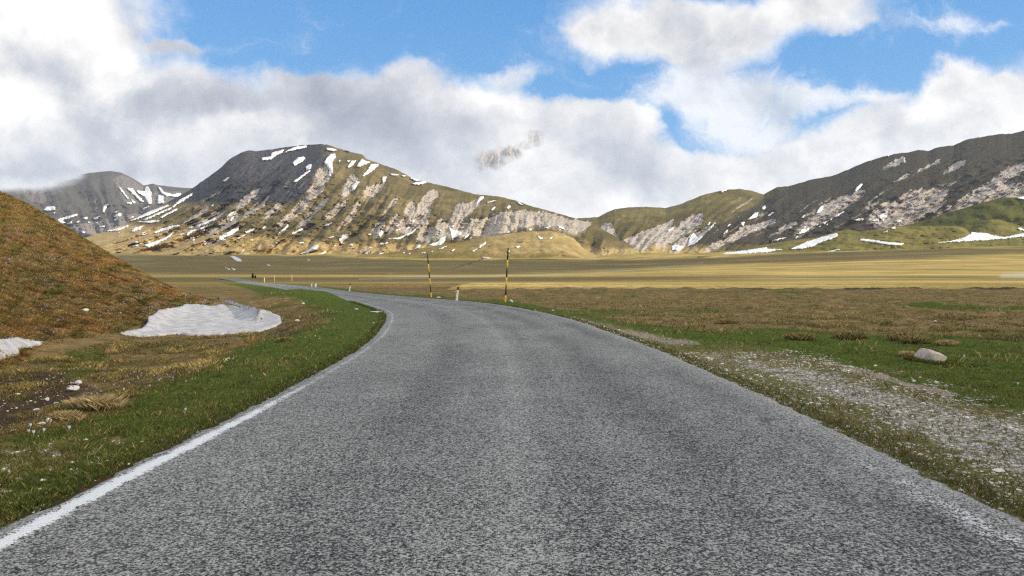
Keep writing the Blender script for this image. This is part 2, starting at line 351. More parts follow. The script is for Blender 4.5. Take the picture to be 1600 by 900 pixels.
def ground_material():
    m, k = new_mat('meadow'); P = k.coords()
    r, g, b = k.sep(k.attr('cover')); r2, g2, b2 = k.sep(k.attr('cover2'))     # r green, g stones, b soil | r2 pale grit, g2 far straw, b2 snow/marl
    nA = k.noise(P, 0.35, 5, 0.6); nB = k.noise(P, 2.3, 6, 0.65); nC = k.noise(P, 14, 4, 0.7); nD = k.noise(P, 60, 3, 0.7)
    brown = k.ramp(k.m('ADD', k.m('MULTIPLY', nB, 0.6), k.m('MULTIPLY', nC, 0.4)), [(0.30, (0.055, 0.043, 0.020)), (0.45, (0.16, 0.112, 0.045)), (0.58, (0.29, 0.205, 0.088)), (0.72, (0.44, 0.33, 0.17))])
    brown = k.mix(k.m('MULTIPLY', k.rng(nA, 0.45, 0.65), 0.55), brown, (0.085, 0.095, 0.022))
    green = k.ramp(k.m('ADD', k.m('MULTIPLY', nB, 0.45), k.m('MULTIPLY', nC, 0.55)), [(0.32, (0.028, 0.042, 0.008)), (0.47, (0.068, 0.100, 0.014)), (0.6, (0.110, 0.150, 0.022)), (0.75, (0.19, 0.20, 0.045))])
    gm = k.rng(k.m('ADD', r, k.m('MULTIPLY', k.m('SUBTRACT', nB, 0.5), 0.9)), 0.35, 0.62)
    c = k.mix(gm, brown, green)
    straw = k.ramp(k.noise(P, 0.02, 6, 0.62), [(0.32, (0.27, 0.23, 0.065)), (0.5, (0.46, 0.345, 0.125)), (0.65, (0.60, 0.44, 0.18))])
    straw = k.mix(k.m('MULTIPLY', k.rng(k.noise(k.v('MULTIPLY', P, (1, .35, 1)), 0.011, 5, 0.6), 0.48, 0.62), 0.6), straw, (0.22, 0.22, 0.05))
    straw = k.mix(k.m('MULTIPLY', k.rng(k.noise(k.v('MULTIPLY', P, (.35, 1, 1)), 0.12, 5, 0.7), 0.60, 0.72), 0.55), straw, (0.07, 0.06, 0.03))
    streak = k.noise(k.v('MULTIPLY', P, (.12, 1, 1)), 0.05, 6, 0.7)
    straw = k.mix(0.75, straw, k.ramp(streak, [(0.34, (0.38, 0.36, 0.34)), (0.5, (0.86, 0.86, 0.84)), (0.64, (1.25, 1.2, 1.1))]), 'MULTIPLY')
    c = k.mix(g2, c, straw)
    dark = k.rng(k.m('ADD', b, k.m('MULTIPLY', k.m('SUBTRACT', nC, 0.5), 1.1)), 0.40, 0.62)
    soil = k.ramp(nC, [(0.35, (0.025, 0.017, 0.012)), (0.55, (0.075, 0.048, 0.028)), (0.75, (0.18, 0.13, 0.08))])
    c = k.mix(dark, c, soil)
    vc = k.sep(k.voro(P, 26, 'Color'))
    stone = k.ramp(vc[0], [(0.0, (0.16, 0.14, 0.12)), (0.5, (0.36, 0.33, 0.29)), (1.0, (0.62, 0.60, 0.55))])
    moss = k.ramp(nC, [(0.35, (0.085, 0.080, 0.030)), (0.55, (0.19, 0.175, 0.060)), (0.75, (0.33, 0.28, 0.17))])
    sm_ = k.rng(k.m('ADD', k.m('MULTIPLY', g, 0.62), k.m('ADD', k.m('MULTIPLY', nB, 0.75), k.m('MULTIPLY', nC, 0.55))), 1.12, 1.26)
    c = k.mix(k.rng(g, 0.1, 0.5), c, moss)
    c = k.mix(k.m('MULTIPLY', sm_, k.rng(vc[1], 0.15, 0.3)), c, stone)
    grit = k.ramp(k.sep(k.voro(P, 55, 'Color'))[0], [(0, (0.17, 0.14, 0.11)), (1, (0.44, 0.37, 0.29))])
    c = k.mix(k.rng(k.m('ADD', r2, k.m('MULTIPLY', k.m('SUBTRACT', nC, 0.5), 0.8)), 0.38, 0.6), c, grit)
    c = k.mix(b2, c, (0.46, 0.43, 0.36))
    c = k.mix(0.28, c, k.ramp(nD, [(0.3, (0.3, 0.3, 0.3)), (0.7, (1, 1, 1))]), 'MULTIPLY')
    k.l.new(c, k.b.inputs['Base Color']); k.b.inputs['Roughness'].default_value = 1.0; k.b.inputs['Specular IOR Level'].default_value = 0.1
    hgt = k.m('ADD', k.m('MULTIPLY', nC, 0.6), k.m('ADD', k.m('MULTIPLY', nD, 0.3), k.m('MULTIPLY', vc[0], 0.12)))
    k.l.new(k.bump(hgt, 0.05, 0.9), k.b.inputs['Normal'])
    return m

def road_material():
    m, k = new_mat('worn_asphalt'); P = k.coords()
    lat, lon, _ = k.sep(k.attr('lane'))
    v1 = k.voro(P, 78, 'Color'); v2 = k.voro(P, 130, 'Color'); d1 = k.voro(P, 78)
    a = k.sep(v1)[0]; b = k.sep(v2)[1]
    big = k.noise(P, 0.45, 5, 0.6); mid = k.noise(P, 4.5, 4, 0.6); fine = k.noise(P, 55, 3, 0.75)
    s = k.m('ADD', k.m('MULTIPLY', a, 0.42), k.m('ADD', k.m('MULTIPLY', b, 0.23), k.m('MULTIPLY', fine, 0.55)))
    s = k.m('ADD', s, k.m('MULTIPLY', k.m('SUBTRACT', mid, 0.5), 0.12))
    # wheel tracks are darker, crown and edges paler
    def band(c, w): return k.m('EXPONENT', k.m('MULTIPLY', k.m('POWER', k.m('DIVIDE', k.m('SUBTRACT', lat, c), w), 2.0), -1.0))
    tr = k.m('ADD', k.m('ADD', band(0.70, 0.07), band(0.88, 0.05)), k.m('ADD', k.m('MULTIPLY', band(0.32, 0.06), 0.8), k.m('MULTIPLY', band(0.57, 0.035), 0.55)))
    tr = k.m('MULTIPLY', tr, k.rng(k.noise(k.v('MULTIPLY', P, (1, .25, 1)), 1.1, 3, 0.6), 0.30, 0.62))
    pale = k.m('ADD', k.m('MULTIPLY', band(0.492, 0.022), 0.6), k.m('ADD', band(0.0, 0.05), band(1.0, 0.05)))
    s = k.m('ADD', s, k.m('ADD', k.m('MULTIPLY', tr, -0.085), k.m('MULTIPLY', pale, 0.07)))
    s = k.m('ADD', s, k.m('MULTIPLY', k.m('SUBTRACT', big, 0.5), 0.17))
    c = k.ramp(s, [(0.37, (0.018, 0.020, 0.022)), (0.48, (0.075, 0.078, 0.08)), (0.59, (0.23, 0.235, 0.23)), (0.71, (0.42, 0.42, 0.405)), (0.86, (0.66, 0.66, 0.64))])
    Pw = k.v('ADD', P, k.v('SCALE', k.v('SUBTRACT', k.noise(P, 1.3, 5, 0.65, out=1), (.5, .5, .5)), 0.9))
    ck = k.m('MULTIPLY', k.rng(k.voro(k.v('MULTIPLY', Pw, (1, .45, 1)), 0.42, 'Distance', 'DISTANCE_TO_EDGE'), 0.012, 0.003), k.rng(k.noise(P, 0.5, 3, 0.6), 0.56, 0.64))
    c = k.mix(k.m('MULTIPLY', ck, 0.6), c, (0.02, 0.021, 0.023))
    # old white edge line ground into the stones
    line = k.m('MAXIMUM', k.m('MULTIPLY', band(0.040, 0.0105), k.rng(lon, 10, 5.5, 0.22, 1.0)), k.m('MULTIPLY', band(0.935, 0.028), k.rng(lon, 8, 4, 0.0, 0.24)))
    wear = k.rng(k.m('ADD', k.m('MULTIPLY', line, 1.25), k.m('ADD', k.m('MULTIPLY', k.m('SUBTRACT', s, 0.52), 2.2), k.m('MULTIPLY', k.m('SUBTRACT', mid, 0.5), 2.0))), 0.40, 0.85)
    c = k.mix(k.m('MULTIPLY', k.m('MULTIPLY', wear, k.rng(line, 0.06, 0.34)), 0.92), c, (1.12, 1.15, 1.18))
    c = k.v('MULTIPLY', c, (0.68, 0.685, 0.68)); k.l.new(c, k.b.inputs['Base Color']); k.b.inputs['Roughness'].default_value = 0.8; k.b.inputs['Specular IOR Level'].default_value = 0.3
    k.l.new(k.bump(k.m('ADD', k.m('MULTIPLY', d1, -0.8), k.m('MULTIPLY', fine, 0.6)), 0.008, 0.8), k.b.inputs['Normal'])
    return m

def mountain_material(name, grass_lo, grass_hi, heath_shade, rock_lo, rock_hi, sc=1.0):
    m, k = new_mat(name); P = k.coords()
    r, g, b = k.sep(k.attr('cover')); veil, up, hz = k.sep(k.attr('cover2'))     # r rock, g straw foot, b dark cover with flank shade painted in | veil, upland scree
    nA = k.noise(P, 0.004 * sc, 6, 0.6); nB = k.noise(P, 0.016 * sc, 6, 0.68); nC = k.noise(P, 0.07 * sc, 5, 0.72); nS = k.noise(k.v('MULTIPLY', P, (1, 1, .25)), 0.10 * sc, 4, 0.75)
    grass = k.ramp(nB, [(0.32, grass_lo), (0.66, grass_hi)])
    c = k.mix(k.m('MULTIPLY', k.rng(nA, 0.42, 0.62), 0.6), grass, tuple(x * 0.62 for x in grass_lo))
    c = k.mix(k.rng(k.m('ADD', b, k.m('MULTIPLY', k.m('SUBTRACT', nB, 0.5), 0.9)), 0.3, 0.7), c, heath_shade)
    c = k.mix(k.rng(k.m('ADD', g, k.m('MULTIPLY', k.m('SUBTRACT', nA, 0.5), 0.6)), 0.25, 0.75), c, k.ramp(nB, [(0.3, (0.32, 0.24, 0.09)), (0.7, (0.55, 0.42, 0.22))]))
    rock = k.ramp(nS, [(0.30, rock_lo), (0.52, tuple(0.45 * a_ + 0.55 * b_ for a_, b_ in zip(rock_lo, rock_hi))), (0.68, rock_hi)])
    rf = k.rng(k.m('ADD', r, k.m('ADD', k.m('MULTIPLY', k.m('SUBTRACT', nC, 0.5), 0.55), k.m('MULTIPLY', k.m('SUBTRACT', nS, 0.5), 0.35))), 0.30, 0.58)
    c = k.mix(rf, c, rock)
    sc_ = k.m('MULTIPLY', k.rng(k.m('ADD', k.m('MULTIPLY', up, 0.5), nC), 0.72, 0.86), up)
    c = k.mix(k.m('MULTIPLY', sc_, 0.75), c, tuple(x * 0.72 for x in rock_lo))
    c = k.mix(0.35, c, k.ramp(nC, [(0.3, (0.45, 0.45, 0.45)), (0.7, (1, 1, 1))]), 'MULTIPLY')
    k.l.new(c, k.b.inputs['Base Color']); k.b.inputs['Roughness'].default_value = 1.0; k.b.inputs['Specular IOR Level'].default_value = 0.05
    k.l.new(k.bump(k.m('ADD', nC, k.m('MULTIPLY', k.m('MULTIPLY', nS, r), 1.5)), 9.0 / sc, 0.8), k.b.inputs['Normal'])
    return m

def veil_material(m, veil_noise=0.0009, soft=False):
    """lets the cloud that sits on the summit show through where the veil attribute is high"""
    k = NT(m.node_tree); P = k.coords(); k.out = [n for n in k.n if n.type == 'OUTPUT_MATERIAL'][0]; b = [n for n in k.n if n.type == 'BSDF_PRINCIPLED'][0]
    veil = k.sep(k.attr('cover2'))[0]
    nv = k.m('MULTIPLY', k.m('SUBTRACT', k.noise(P, veil_noise, 6, 0.6), 0.5), 0.5 if soft else 1.1)
    f = k.m('ADD', veil, k.m('MULTIPLY', nv, k.rng(veil, 1.0, 0.8)), clamp=True) if soft else k.rng(k.m('ADD', veil, nv), 0.22, 0.85)
    t = k.node('ShaderNodeBsdfTransparent'); mx = k.node('ShaderNodeMixShader')
    k.l.new(k.m('MULTIPLY', f, k.rng(veil, 0.0, 0.12)), mx.inputs[0]); k.l.new(b.outputs[0], mx.inputs[1]); k.l.new(t.outputs[0], mx.inputs[2]); k.l.new(mx.outputs[0], k.out.inputs[0])

def snow_material(name='old_snow', dirt=0.25, sc=1.0, base=(0.80, 0.83, 0.87)):
    m, k = new_mat(name); P = k.coords()
    n = k.noise(k.v('MULTIPLY', P, (1.0, 2.2, 1)), 2.4 * sc, 7, 0.72); n2 = k.noise(P, 11 * sc, 4, 0.7)
    c = k.mix(k.m('MULTIPLY', k.rng(n, 0.42, 0.62), dirt), base, tuple(x * .62 for x in base))
    c = k.mix(k.m('MULTIPLY', k.rng(n2, 0.55, 0.8), dirt * 0.8), c, (0.42, 0.38, 0.35))
    k.l.new(c, k.b.inputs['Base Color']); k.b.inputs['Roughness'].default_value = 0.7
    k.l.new(k.bump(k.m('ADD', n, k.m('MULTIPLY', n2, 0.5)), 0.05 / sc, 0.5), k.b.inputs['Normal'])
    return m

def flat_material(name, col, rough=0.6, nscale=30, var=0.25, spec=0.3):
    m, k = new_mat(name); P = k.coords()
    n = k.noise(P, nscale, 4, 0.65)
    c = k.mix(k.m('MULTIPLY', k.rng(n, 0.42, 0.72), var), col, tuple(x * 0.45 + 0.02 for x in col))
    k.l.new(c, k.b.inputs['Base Color']); k.b.inputs['Roughness'].default_value = rough; k.b.inputs['Specular IOR Level'].default_value = spec
    k.l.new(k.bump(n, 0.004, 0.5), k.b.inputs['Normal'])
    return m

def blade_material():
    m, k = new_mat('grass_blades'); c = k.attr('tint')
    k.l.new(c, k.b.inputs['Base Color']); k.b.inputs['Roughness'].default_value = 0.8
    tr = k.node('ShaderNodeBsdfTranslucent'); k.l.new(c, tr.inputs[0]); mx = k.node('ShaderNodeMixShader'); mx.inputs[0].default_value = 0.25
    k.l.new(k.b.outputs[0], mx.inputs[1]); k.l.new(tr.outputs[0], mx.inputs[2]); k.l.new(mx.outputs[0], k.out.inputs[0])
    return m

M_ground = ground_material(); M_road = road_material(); M_snow = snow_material('old_snow', 1.0, 1.0, (.55, .55, .56)); M_snow_far = snow_material('far_snow', 0.05, 0.05, (0.76, 0.77, 0.79))
M_blade = blade_material()
M_rock = flat_material('limestone', (0.50, 0.43, 0.37), 0.95, 22, 0.9, 0.15)
M_stone = flat_material('white_stone', (0.66, 0.64, 0.59), 0.9, 40, 0.45, 0.2)

# ------------------------------------------------------------------ ground sheet
ys = np.exp(np.linspace(math.log(1.2), math.log(4200), 690)); 
us = np.concatenate([np.linspace(-2.4, -.86, 34)[:-1], np.linspace(-.86, .86, 620), np.linspace(.86, 2.4, 34)[1:]])
U, Yg = np.meshgrid(us, ys); Xg = U * Yg
Zg = H(Xg, Yg)
PX, PY = w2p(Xg, Yg, Zg); PX0, PY0 = w2p(Xg, Yg, Zg * 0)
wx = PX + 14 * fbm(Xg * .8, Yg * .8, 3, 41); wy = PY + 5 * fbm(Xg * .8, Yg * .8, 3, 45)
dl, dr = road_lat(Xg, Yg)
green = np.maximum(samp(GREEN, wx, wy), samp(GREEN2, wx, wy) * .6) * (1 - sm(Yg, 130, 260))
green = np.maximum(green, (1 - sm(dr, 0.6, 1.6)) * sm(dr, -1, -.2) * sm(Yg, 22, 30) * (1 - sm(Yg, 90, 140)))
green = np.maximum(green, (1 - sm(dl, 1.0, 3.6)) * sm(dl, -1, -.2) * sm(Yg, 20, 26) * (1 - sm(Yg, 90, 140)))
# scattered green in the brown field
green = np.maximum(green, 0.62 * sm(fbm(Xg * .12, Yg * .12, 3, 51), 0.05, 0.5) * sm(Yg, 15, 22))
gravel = samp(GRAVEL, wx, wy) * (1 - 0.6 * sm(1.0 - dr, 0, 1.0)); gravel = np.maximum(gravel, .62 * (1 - sm(dr, 1.6, 2.6)) * sm(dr, -1, -.2) * (1 - sm(Yg, 12, 17))); gravel = np.maximum(gravel, (0.50 + .5 * sm(fbm(PX / 34, PY / 9, 4, 97), -.02, .28)) * samp(VERGE_L, wx, wy) * sm(dl, 0.3, .8))
gravel = np.maximum(gravel, 0.42 * (1 - sm(dr, .5, 1.5)) * sm(dr, -1, -.2) * (1 - sm(Yg, 18, 30)))
soil = samp(SOIL, wx + 16 * fbm(Xg * 2, Yg * 2, 4, 47), wy + 8 * fbm(Xg * 2, Yg * 2, 4, 48)) * (.75 + .6 * fbm(Xg * 2.6, Yg * 2.6, 3, 49))
yb = 61 + 4 * fbm(Xg * 0.05, Xg * 0 + 2.0, 3, 21)
soil = np.maximum(soil, .62 * np.exp(-(np.maximum(dl, dr) / .10) ** 2) * (1 - sm(Yg, 20, 35)))
soil = np.maximum(soil, 0.85 * np.exp(-((Yg - yb + .8) / 1.3) ** 2) * sm(Xg, 12, 25) * sm(fbm(Xg * .25, Yg * .25, 2, 61), -0.35, 0.2))
pale = np.maximum(samp(PALE, PX + 6 * fbm(Xg * 1.5, Yg * 1.5, 3, 43), PY + 2.5 * fbm(Xg * 1.5, Yg * 1.5, 3, 44)) * (.75 + .5 * fbm(Xg * .7, Yg * .7, 3, 46)), samp(TRACK, PX + 14 * fbm(Xg * 2.5, Yg * 2.5, 3, 43), PY + 4.5 * fbm(Xg * 1.7, Yg * 1.7, 4, 44)) * (.62 + .5 * fbm(Xg * 1.3, Yg * 1.3, 3, 42)))
pale = np.maximum(pale, 0.75 * (1 - sm(np.abs(dr - .14), .03, .14)) * (1 - sm(Yg, 22, 34)) * 0.6)
strawm = sm(Yg, yb - .5, yb + 2.5)
strawm = np.where(Xg < -6, sm(Yg, 88, 115), strawm) * (1 - (1 - sm(dr, .6, 2)) * sm(dr, -2, -1) * (1 - sm(Yg, 60, 90)))
SHADE_BANDS = raster([[(-400, 431), (200, 430), (600, 429.5), (760, 428), (880, 424), (980, 419), (1100, 413), (1250, 412), (1400, 404), (1500, 398), (1700, 391), (1700, 386), (1500, 388), (1400, 391), (1250, 396), (1100, 403), (900, 406), (600, 406), (480, 399), (-400, 398)],
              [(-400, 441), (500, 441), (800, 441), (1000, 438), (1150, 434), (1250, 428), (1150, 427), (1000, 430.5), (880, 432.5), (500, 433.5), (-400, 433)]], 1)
strawm = strawm * (1 - .80 * (.62 + .75 * sm(fbm(Xg * .0035, Yg * .006, 4, 66), -.3, .3)).clip(0, 1) * samp(SHADE_BANDS, PX + 30 * fbm(Xg * .004, Yg * .004, 3, 64), PY + 2.2 * fbm(Xg * .01, Yg * .006, 4, 65)))  # cloud-shadow bands painted into the plain by thinning the straw colour
marl = raster([[(1560, 429), (1610, 426), (1650, 427), (1610, 433), (1565, 433)]], 1)
marlm = samp(marl, PX, PY) * .8
# two thin pale lines crossing the plain
for tp, tw in (([(560, 436), (700, 434), (800, 431.5), (900, 427.5), (1000, 421.5), (1060, 415.5), (1100, 410)], .9), ([(600, 433), (700, 432), (800, 430.6)], .5)):
    tc_ = curve(tp); marlm = np.maximum(marlm, .55 * np.exp(-((PY - tc_(PX)) / tw) ** 2) * (PX > tp[0][0]) * (PX < tp[-1][0]) * sm(fbm(Xg * .02, Yg * .01, 2, 63), -.5, .1))
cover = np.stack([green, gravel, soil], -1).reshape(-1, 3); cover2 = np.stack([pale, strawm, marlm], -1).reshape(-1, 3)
Vg = np.stack([Xg, Yg, Zg], -1).reshape(-1, 3)
Fg = grid_faces(*Xg.shape)
# behind the viewer
bx, by = np.meshgrid(np.linspace(-300, 300, 61), np.linspace(-300, 1.2, 31)); bz = np.where(np.abs(bx) < 6, -.06, 0.0)
Vb = np.stack([bx, by, bz], -1).reshape(-1, 3); Fb = grid_faces(*bx.shape) + len(Vg)
cb = np.tile([0.25, .1, 0], (len(Vb), 1)); cb2 = np.tile([0, 0, 0], (len(Vb), 1))
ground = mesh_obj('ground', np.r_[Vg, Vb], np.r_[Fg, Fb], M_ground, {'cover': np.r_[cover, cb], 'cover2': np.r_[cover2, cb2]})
tag(ground, kind='structure')

# ------------------------------------------------------------------ road
n = 700
tl = np.r_[np.linspace(0, 1, n)]
iL = np.interp(tl, np.linspace(0, 1, 3000), np.arange(3000))
t_w = np.interp(np.linspace(0, 1, n), [0, .05, 1], [0, .05, 1])
idx = np.linspace(0, 2999, n)
Lp = np.stack([np.interp(idx, np.arange(3000), qL[:, j]) for j in (0, 1)], -1); Rp = np.stack([np.interp(idx, np.arange(3000), qR[:, j]) for j in (0, 1)], -1)
ncr = 41; f = np.linspace(0, 1, ncr)[None, :, None]
edge = RNG.normal(0, 0.035, (n, 2)) + 0.09 * np.stack([fbm(np.arange(n) * .15, np.zeros(n), 3, 71), fbm(np.arange(n) * .15, np.ones(n), 3, 72)], -1)
Rd = Lp[:, None, :] * (1 - f) + Rp[:, None, :] * f
Rd[:, 0, 0] -= edge[:, 0]; Rd[:, -1, 0] += edge[:, 1]
ff = f[0, :, 0][None, :]
rz = 0.03 + 0.05 * (1 - (2 * ff - 1) ** 2) - 0.012 * np.exp(-((ff - .7) / .06) ** 2) - 0.012 * np.exp(-((ff - .3) / .06) ** 2) + 0 * Rd[..., 0]
rz[:, 0] -= 0.05; rz[:, -1] -= 0.05
far_lift = np.interp(Rd[..., 1], [0, 110, 205], [0, 0, 0.3]); rz = rz + far_lift
lane = np.stack([np.broadcast_to(ff, Rd[..., 0].shape), Rd[..., 1], Rd[..., 0]], -1).reshape(-1, 3)
road = mesh_obj('road', np.concatenate([Rd, rz[..., None]], -1).reshape(-1, 3), grid_faces(n, ncr), M_road, {'lane': lane}); tag(road, kind='structure')


# ------------------------------------------------------------------ mountains
def massif(name, x0, x1, sky_c, foot_c, Yf, Yr, mat, relief, cover_fn, nr=130, step=1.3, back=0.22, prof=0.85, drop=0.55, seed=0):
    """a hill side seen from the valley: sky_c / foot_c give ridge and foot, Yf / Yr their distances in metres"""
    nc = int((x1 - x0) / step) + 1
    px = np.linspace(x0, x1, nc); t = np.linspace(0, 1, nr)
    T, PXg = np.meshgrid(t, px, indexing='ij')
    top = sky_c(px); top = top + 1.1 * fbm(px / 9.0, px * 0 + seed, 4, seed) * relief.get('jag', 1)
    bot = foot_c(px)
    PYg = bot[None, :] + (top - bot)[None, :] * T
    def depth(a, b, tt): 
        yf, yr = Yf(a), Yr(a); return yf + (yr - yf) * tt ** prof
    D = depth(PXg, PYg, T)
    R = relief['fn'](PXg, PYg, T)
    D = D * (1 + 0.0) + R * np.minimum(1, np.minimum(T * 8, 1)) * (0.35 + 0.65 * (1 - T ** 6))
    X = (PXg - CXP) / F * D; Z = EYE - D * (PYg - HZ) / F
    # far side falls away
    nb = 7; tb = np.linspace(0, 1, nb + 1)[1:, None]
    yr = D[-1][None, :]; Db = yr * (1 + back * tb); Zb = Z[-1][None, :] - drop * (Db - yr); Xb = (px[None, :] - CXP) / F * Db
    V = np.concatenate([np.stack([X, D, Z], -1), np.stack([Xb, Db, Zb], -1)], 0)
    c1, c2 = cover_fn(PXg, PYg, T)
    pad = lambda a: np.concatenate([a, np.repeat(a[-1:], nb, 0)], 0)
    o = mesh_obj(name, V.reshape(-1, 3), grid_faces(nr + nb, nc), mat, {'cover': pad(c1).reshape(-1, 3), 'cover2': pad(c2).reshape(-1, 3)})
    tag(o, kind='structure')
    # sampler: position on the built surface for a sight line
    def S(qx, qy):
        qx = np.clip(qx, x0, x1 - 1e-3); ci = (qx - x0) / (x1 - x0) * (nc - 1); i = np.clip(ci.astype(int), 0, nc - 2); fx = ci - i
        tp = top[i] * (1 - fx) + top[i + 1] * fx; bt = bot[i] * (1 - fx) + bot[i + 1] * fx
        tt = np.clip((qy - bt) / (tp - bt), 0, 1) * (nr - 1); j = np.clip(tt.astype(int), 0, nr - 2); fy = tt - j
        d = (D[j, i] * (1 - fx) + D[j, i + 1] * fx) * (1 - fy) + (D[j + 1, i] * (1 - fx) + D[j + 1, i + 1] * fx) * fy
        qy2 = bt + (tp - bt) * tt / (nr - 1)
        return np.stack([(qx - CXP) / F * d, d, EYE - d * (qy2 - HZ) / F], -1)
    return o, S

from mathutils.geometry import delaunay_2d_cdt
def snow_piece(S, poly, parent, thick=1.2, toward=0.0015, mat=None, name='snow_patch', step=1.6, wob=0.7, seed=1):
    """a drift lying on surface S, outline perturbed, with its own thickness"""
    p = np.array(poly, float); q = []
    for i in range(len(p)):
        a, b = p[i], p[(i + 1) % len(p)]; m = max(1, int(np.hypot(*(b - a)) / step))
        for j in range(m): q.append(a + (b - a) * j / m)
    q = np.array(q)
    q[:, 0] += wob * 4.2 * fbm(q[:, 0] * .36, q[:, 1] * .7, 3, seed, .8); q[:, 1] += wob * 3.0 * fbm(q[:, 0] * .41 + 9, q[:, 1] * .7, 3, seed + 5, .8)
    x0_, y0_, x1_, y1_ = *q.min(0), *q.max(0)
    gx, gy = np.meshgrid(np.arange(x0_, x1_, step * 1.5), np.arange(y0_, y1_, step)); g = np.stack([gx.ravel(), gy.ravel()], -1)
    ins = np.zeros(len(g), bool)
    for i in range(len(q)):
        a, b = q[i - 1], q[i]
        if a[1] == b[1]: continue
        ins ^= ((a[1] > g[:, 1]) != (b[1] > g[:, 1])) & (g[:, 0] < (b[0] - a[0]) * (g[:, 1] - a[1]) / (b[1] - a[1]) + a[0])
    g = g[ins]; nb_ = len(q)
    pts = [Vector(v) for v in np.r_[q, g]]
    try: vs, es, fs, ov, oe, of = delaunay_2d_cdt(pts, [], [list(range(nb_))], 1, 1e-5)
    except Exception: return None
    if not fs: return None
    vs = np.array([tuple(v) for v in vs])
    B = S(vs[:, 0], vs[:, 1])
    # boundary vertices keep to the surface, inner ones rise
    from collections import Counter
    ec = Counter(); 
    for fc in fs:
        for i in range(len(fc)): ec[tuple(sorted((fc[i], fc[(i + 1) % len(fc)])))] += 1
    bd = {v for e, c in ec.items() if c == 1 for v in e}
    bm_ = np.array([i in bd for i in range(len(vs))])
    lift = np.where(bm_, thick * .45, thick)
    Tt = B.copy(); Tt[:, 2] += lift; d = Tt - np.array([0, 0, EYE]); Tt -= d * toward
    Bt = B.copy(); Bt[:, 2] -= thick; nV = len(vs)
    faces = [tuple(fc) for fc in fs]
    ed = [e for e, c in ec.items() if c == 1]
    V = np.r_[Tt, Bt]
    dirs = {}
    for fc in fs:
        for i in range(len(fc)): dirs[(fc[i], fc[(i + 1) % len(fc)])] = 1
    for a, b in ed:
        if (a, b) in dirs: a, b = b, a
        faces.append((a, b, b + nV, a + nV))
    o = mesh_obj(name, V, faces, mat or M_snow_far, None, parent)
    return o

def cp(pts, ox, oy, s=4.0): return [(ox + x / s, oy + y / s) for x, y in pts]
def gully_fields(px, py, freq, kx, seed):
    q = px + kx(px) * (py - 330.0) + 9 * fbm(px / 60, py / 34, 3, seed + 9) + 3 * fbm(px / 17, py / 11, 2, seed + 10)
    w = freq * (1 + .35 * fbm(px / 120, py / 200, 2, seed + 14))
    big = ridged(q / freq, py / (freq * 4.5), 2, seed, 0.4)
    big2 = ridged((q + 2.2) / freq, py / (freq * 4.5), 2, seed, 0.4)
    return q, big, (big2 - big) * freq / 2.2
def rock_at(M, px, py, kx, seed):
    wx = px + 5 * fbm(px / 9, py / 6, 4, seed + 20, .65); wy = py + 5 * fbm(px / 11, py / 7, 4, seed + 21, .65)
    r = samp(M, wx, wy)
    for d_, g_ in ((4, .85), (8, .6), (13, .4)):
        r = np.maximum(r, g_ * samp(M, wx + kx(px) * d_, wy - d_))
    return r
def flank_rock(px, py, freq, kx, seed, lo, hi):
    q, big, fl = gully_fields(px, py, freq, kx, seed)
    n_ = fbm(q / 22, py / 38, 4, seed + 30, .6)
    return sm(-fl, .15, .9) * sm(n_, -.15, .25) * sm(py, lo - 12, lo + 12) * (1 - sm(py, hi - 10, hi + 8))
def rock_relief(rock_mask, amp, freq, kx, seed):
    def fn(px, py, t):
        q, big, _ = gully_fields(px, py, freq, kx, seed)
        med = ridged(q / (freq * .47), py / (freq * 1.6), 2, seed + 3, 0.5)
        rk = rock_at(rock_mask, px, py, kx, seed)
        fl = ridged(q / 6.0, py / 14, 3, seed + 6, 0.6)
        env = np.sin(np.pi * np.clip(t, 0, 1) ** 0.8) ** 0.7 * (1 - .5 * t)
        iso = fbm(px / 24, py / 11, 5, seed + 12, 0.58)
        crag = ridged(q / 9, py / 12, 4, seed + 16, .65) * sm(px, 620, 420) * sm(py, 330, 290)
        return -amp * env * (1.0 * big + 0.38 * med + 0.50 * iso + .22 * crag) - amp * 0.20 * rk * fl + amp * .30 * rk
    return fn

# --- far left mountain
ROCK1 = raster([cp([(700, 310), (760, 290), (830, 320), (900, 370), (960, 400), (1180, 390), (1100, 470), (900, 480), (780, 470)], 0, 200),
                cp([(560, 420), (620, 430), (640, 540), (570, 560)], 0, 200), cp([(120, 360), (260, 340), (300, 480), (180, 460)], 0, 200), cp([(380, 620), (900, 520), (1100, 600), (700, 700)], 0, 200)], 3)
sky1 = curve([(-700, 300), (-300, 285), (-100, 276), (0, 274), (60, 276), (120, 273), (150, 269), (172, 267), (190, 270), (210, 280), (225, 290), (232, 288), (240, 287), (245, 289), (280, 293), (300, 294), (330, 300), (420, 325)])
def cov1(px, py, t):
    r = samp(ROCK1, px, py) * .75; g = sm(py, 372, 385) * 1.0; b = .4 + 0 * px
    veil = np.clip(sm(px, 170, 40) * sm(py, 316, 274) * 1.4 + sm(py, 284, 268) * sm(px, 165, 90), 0, 1)
    return np.stack([r, g, b], -1), np.stack([veil, 0.8 * sm(py, 390, 330), 0 * px], -1)
MM1 = mountain_material('far_slope', (0.075, 0.072, 0.062), (0.15, 0.14, 0.12), (0.062, 0.064, 0.070), (0.19, 0.18, 0.185), (0.40, 0.37, 0.35)); veil_material(MM1)
m1, S1 = massif('mountain', -700, 420, sky1, lambda x: 402 + 0 * x, lambda x: 3600 + 0 * x, lambda x: 6600 + 0 * x, MM1, {'fn': rock_relief(ROCK1, 380, 40, lambda x: -0.35 + 0 * x, 101), 'jag': .8}, cov1, nr=110, step=2, seed=5)

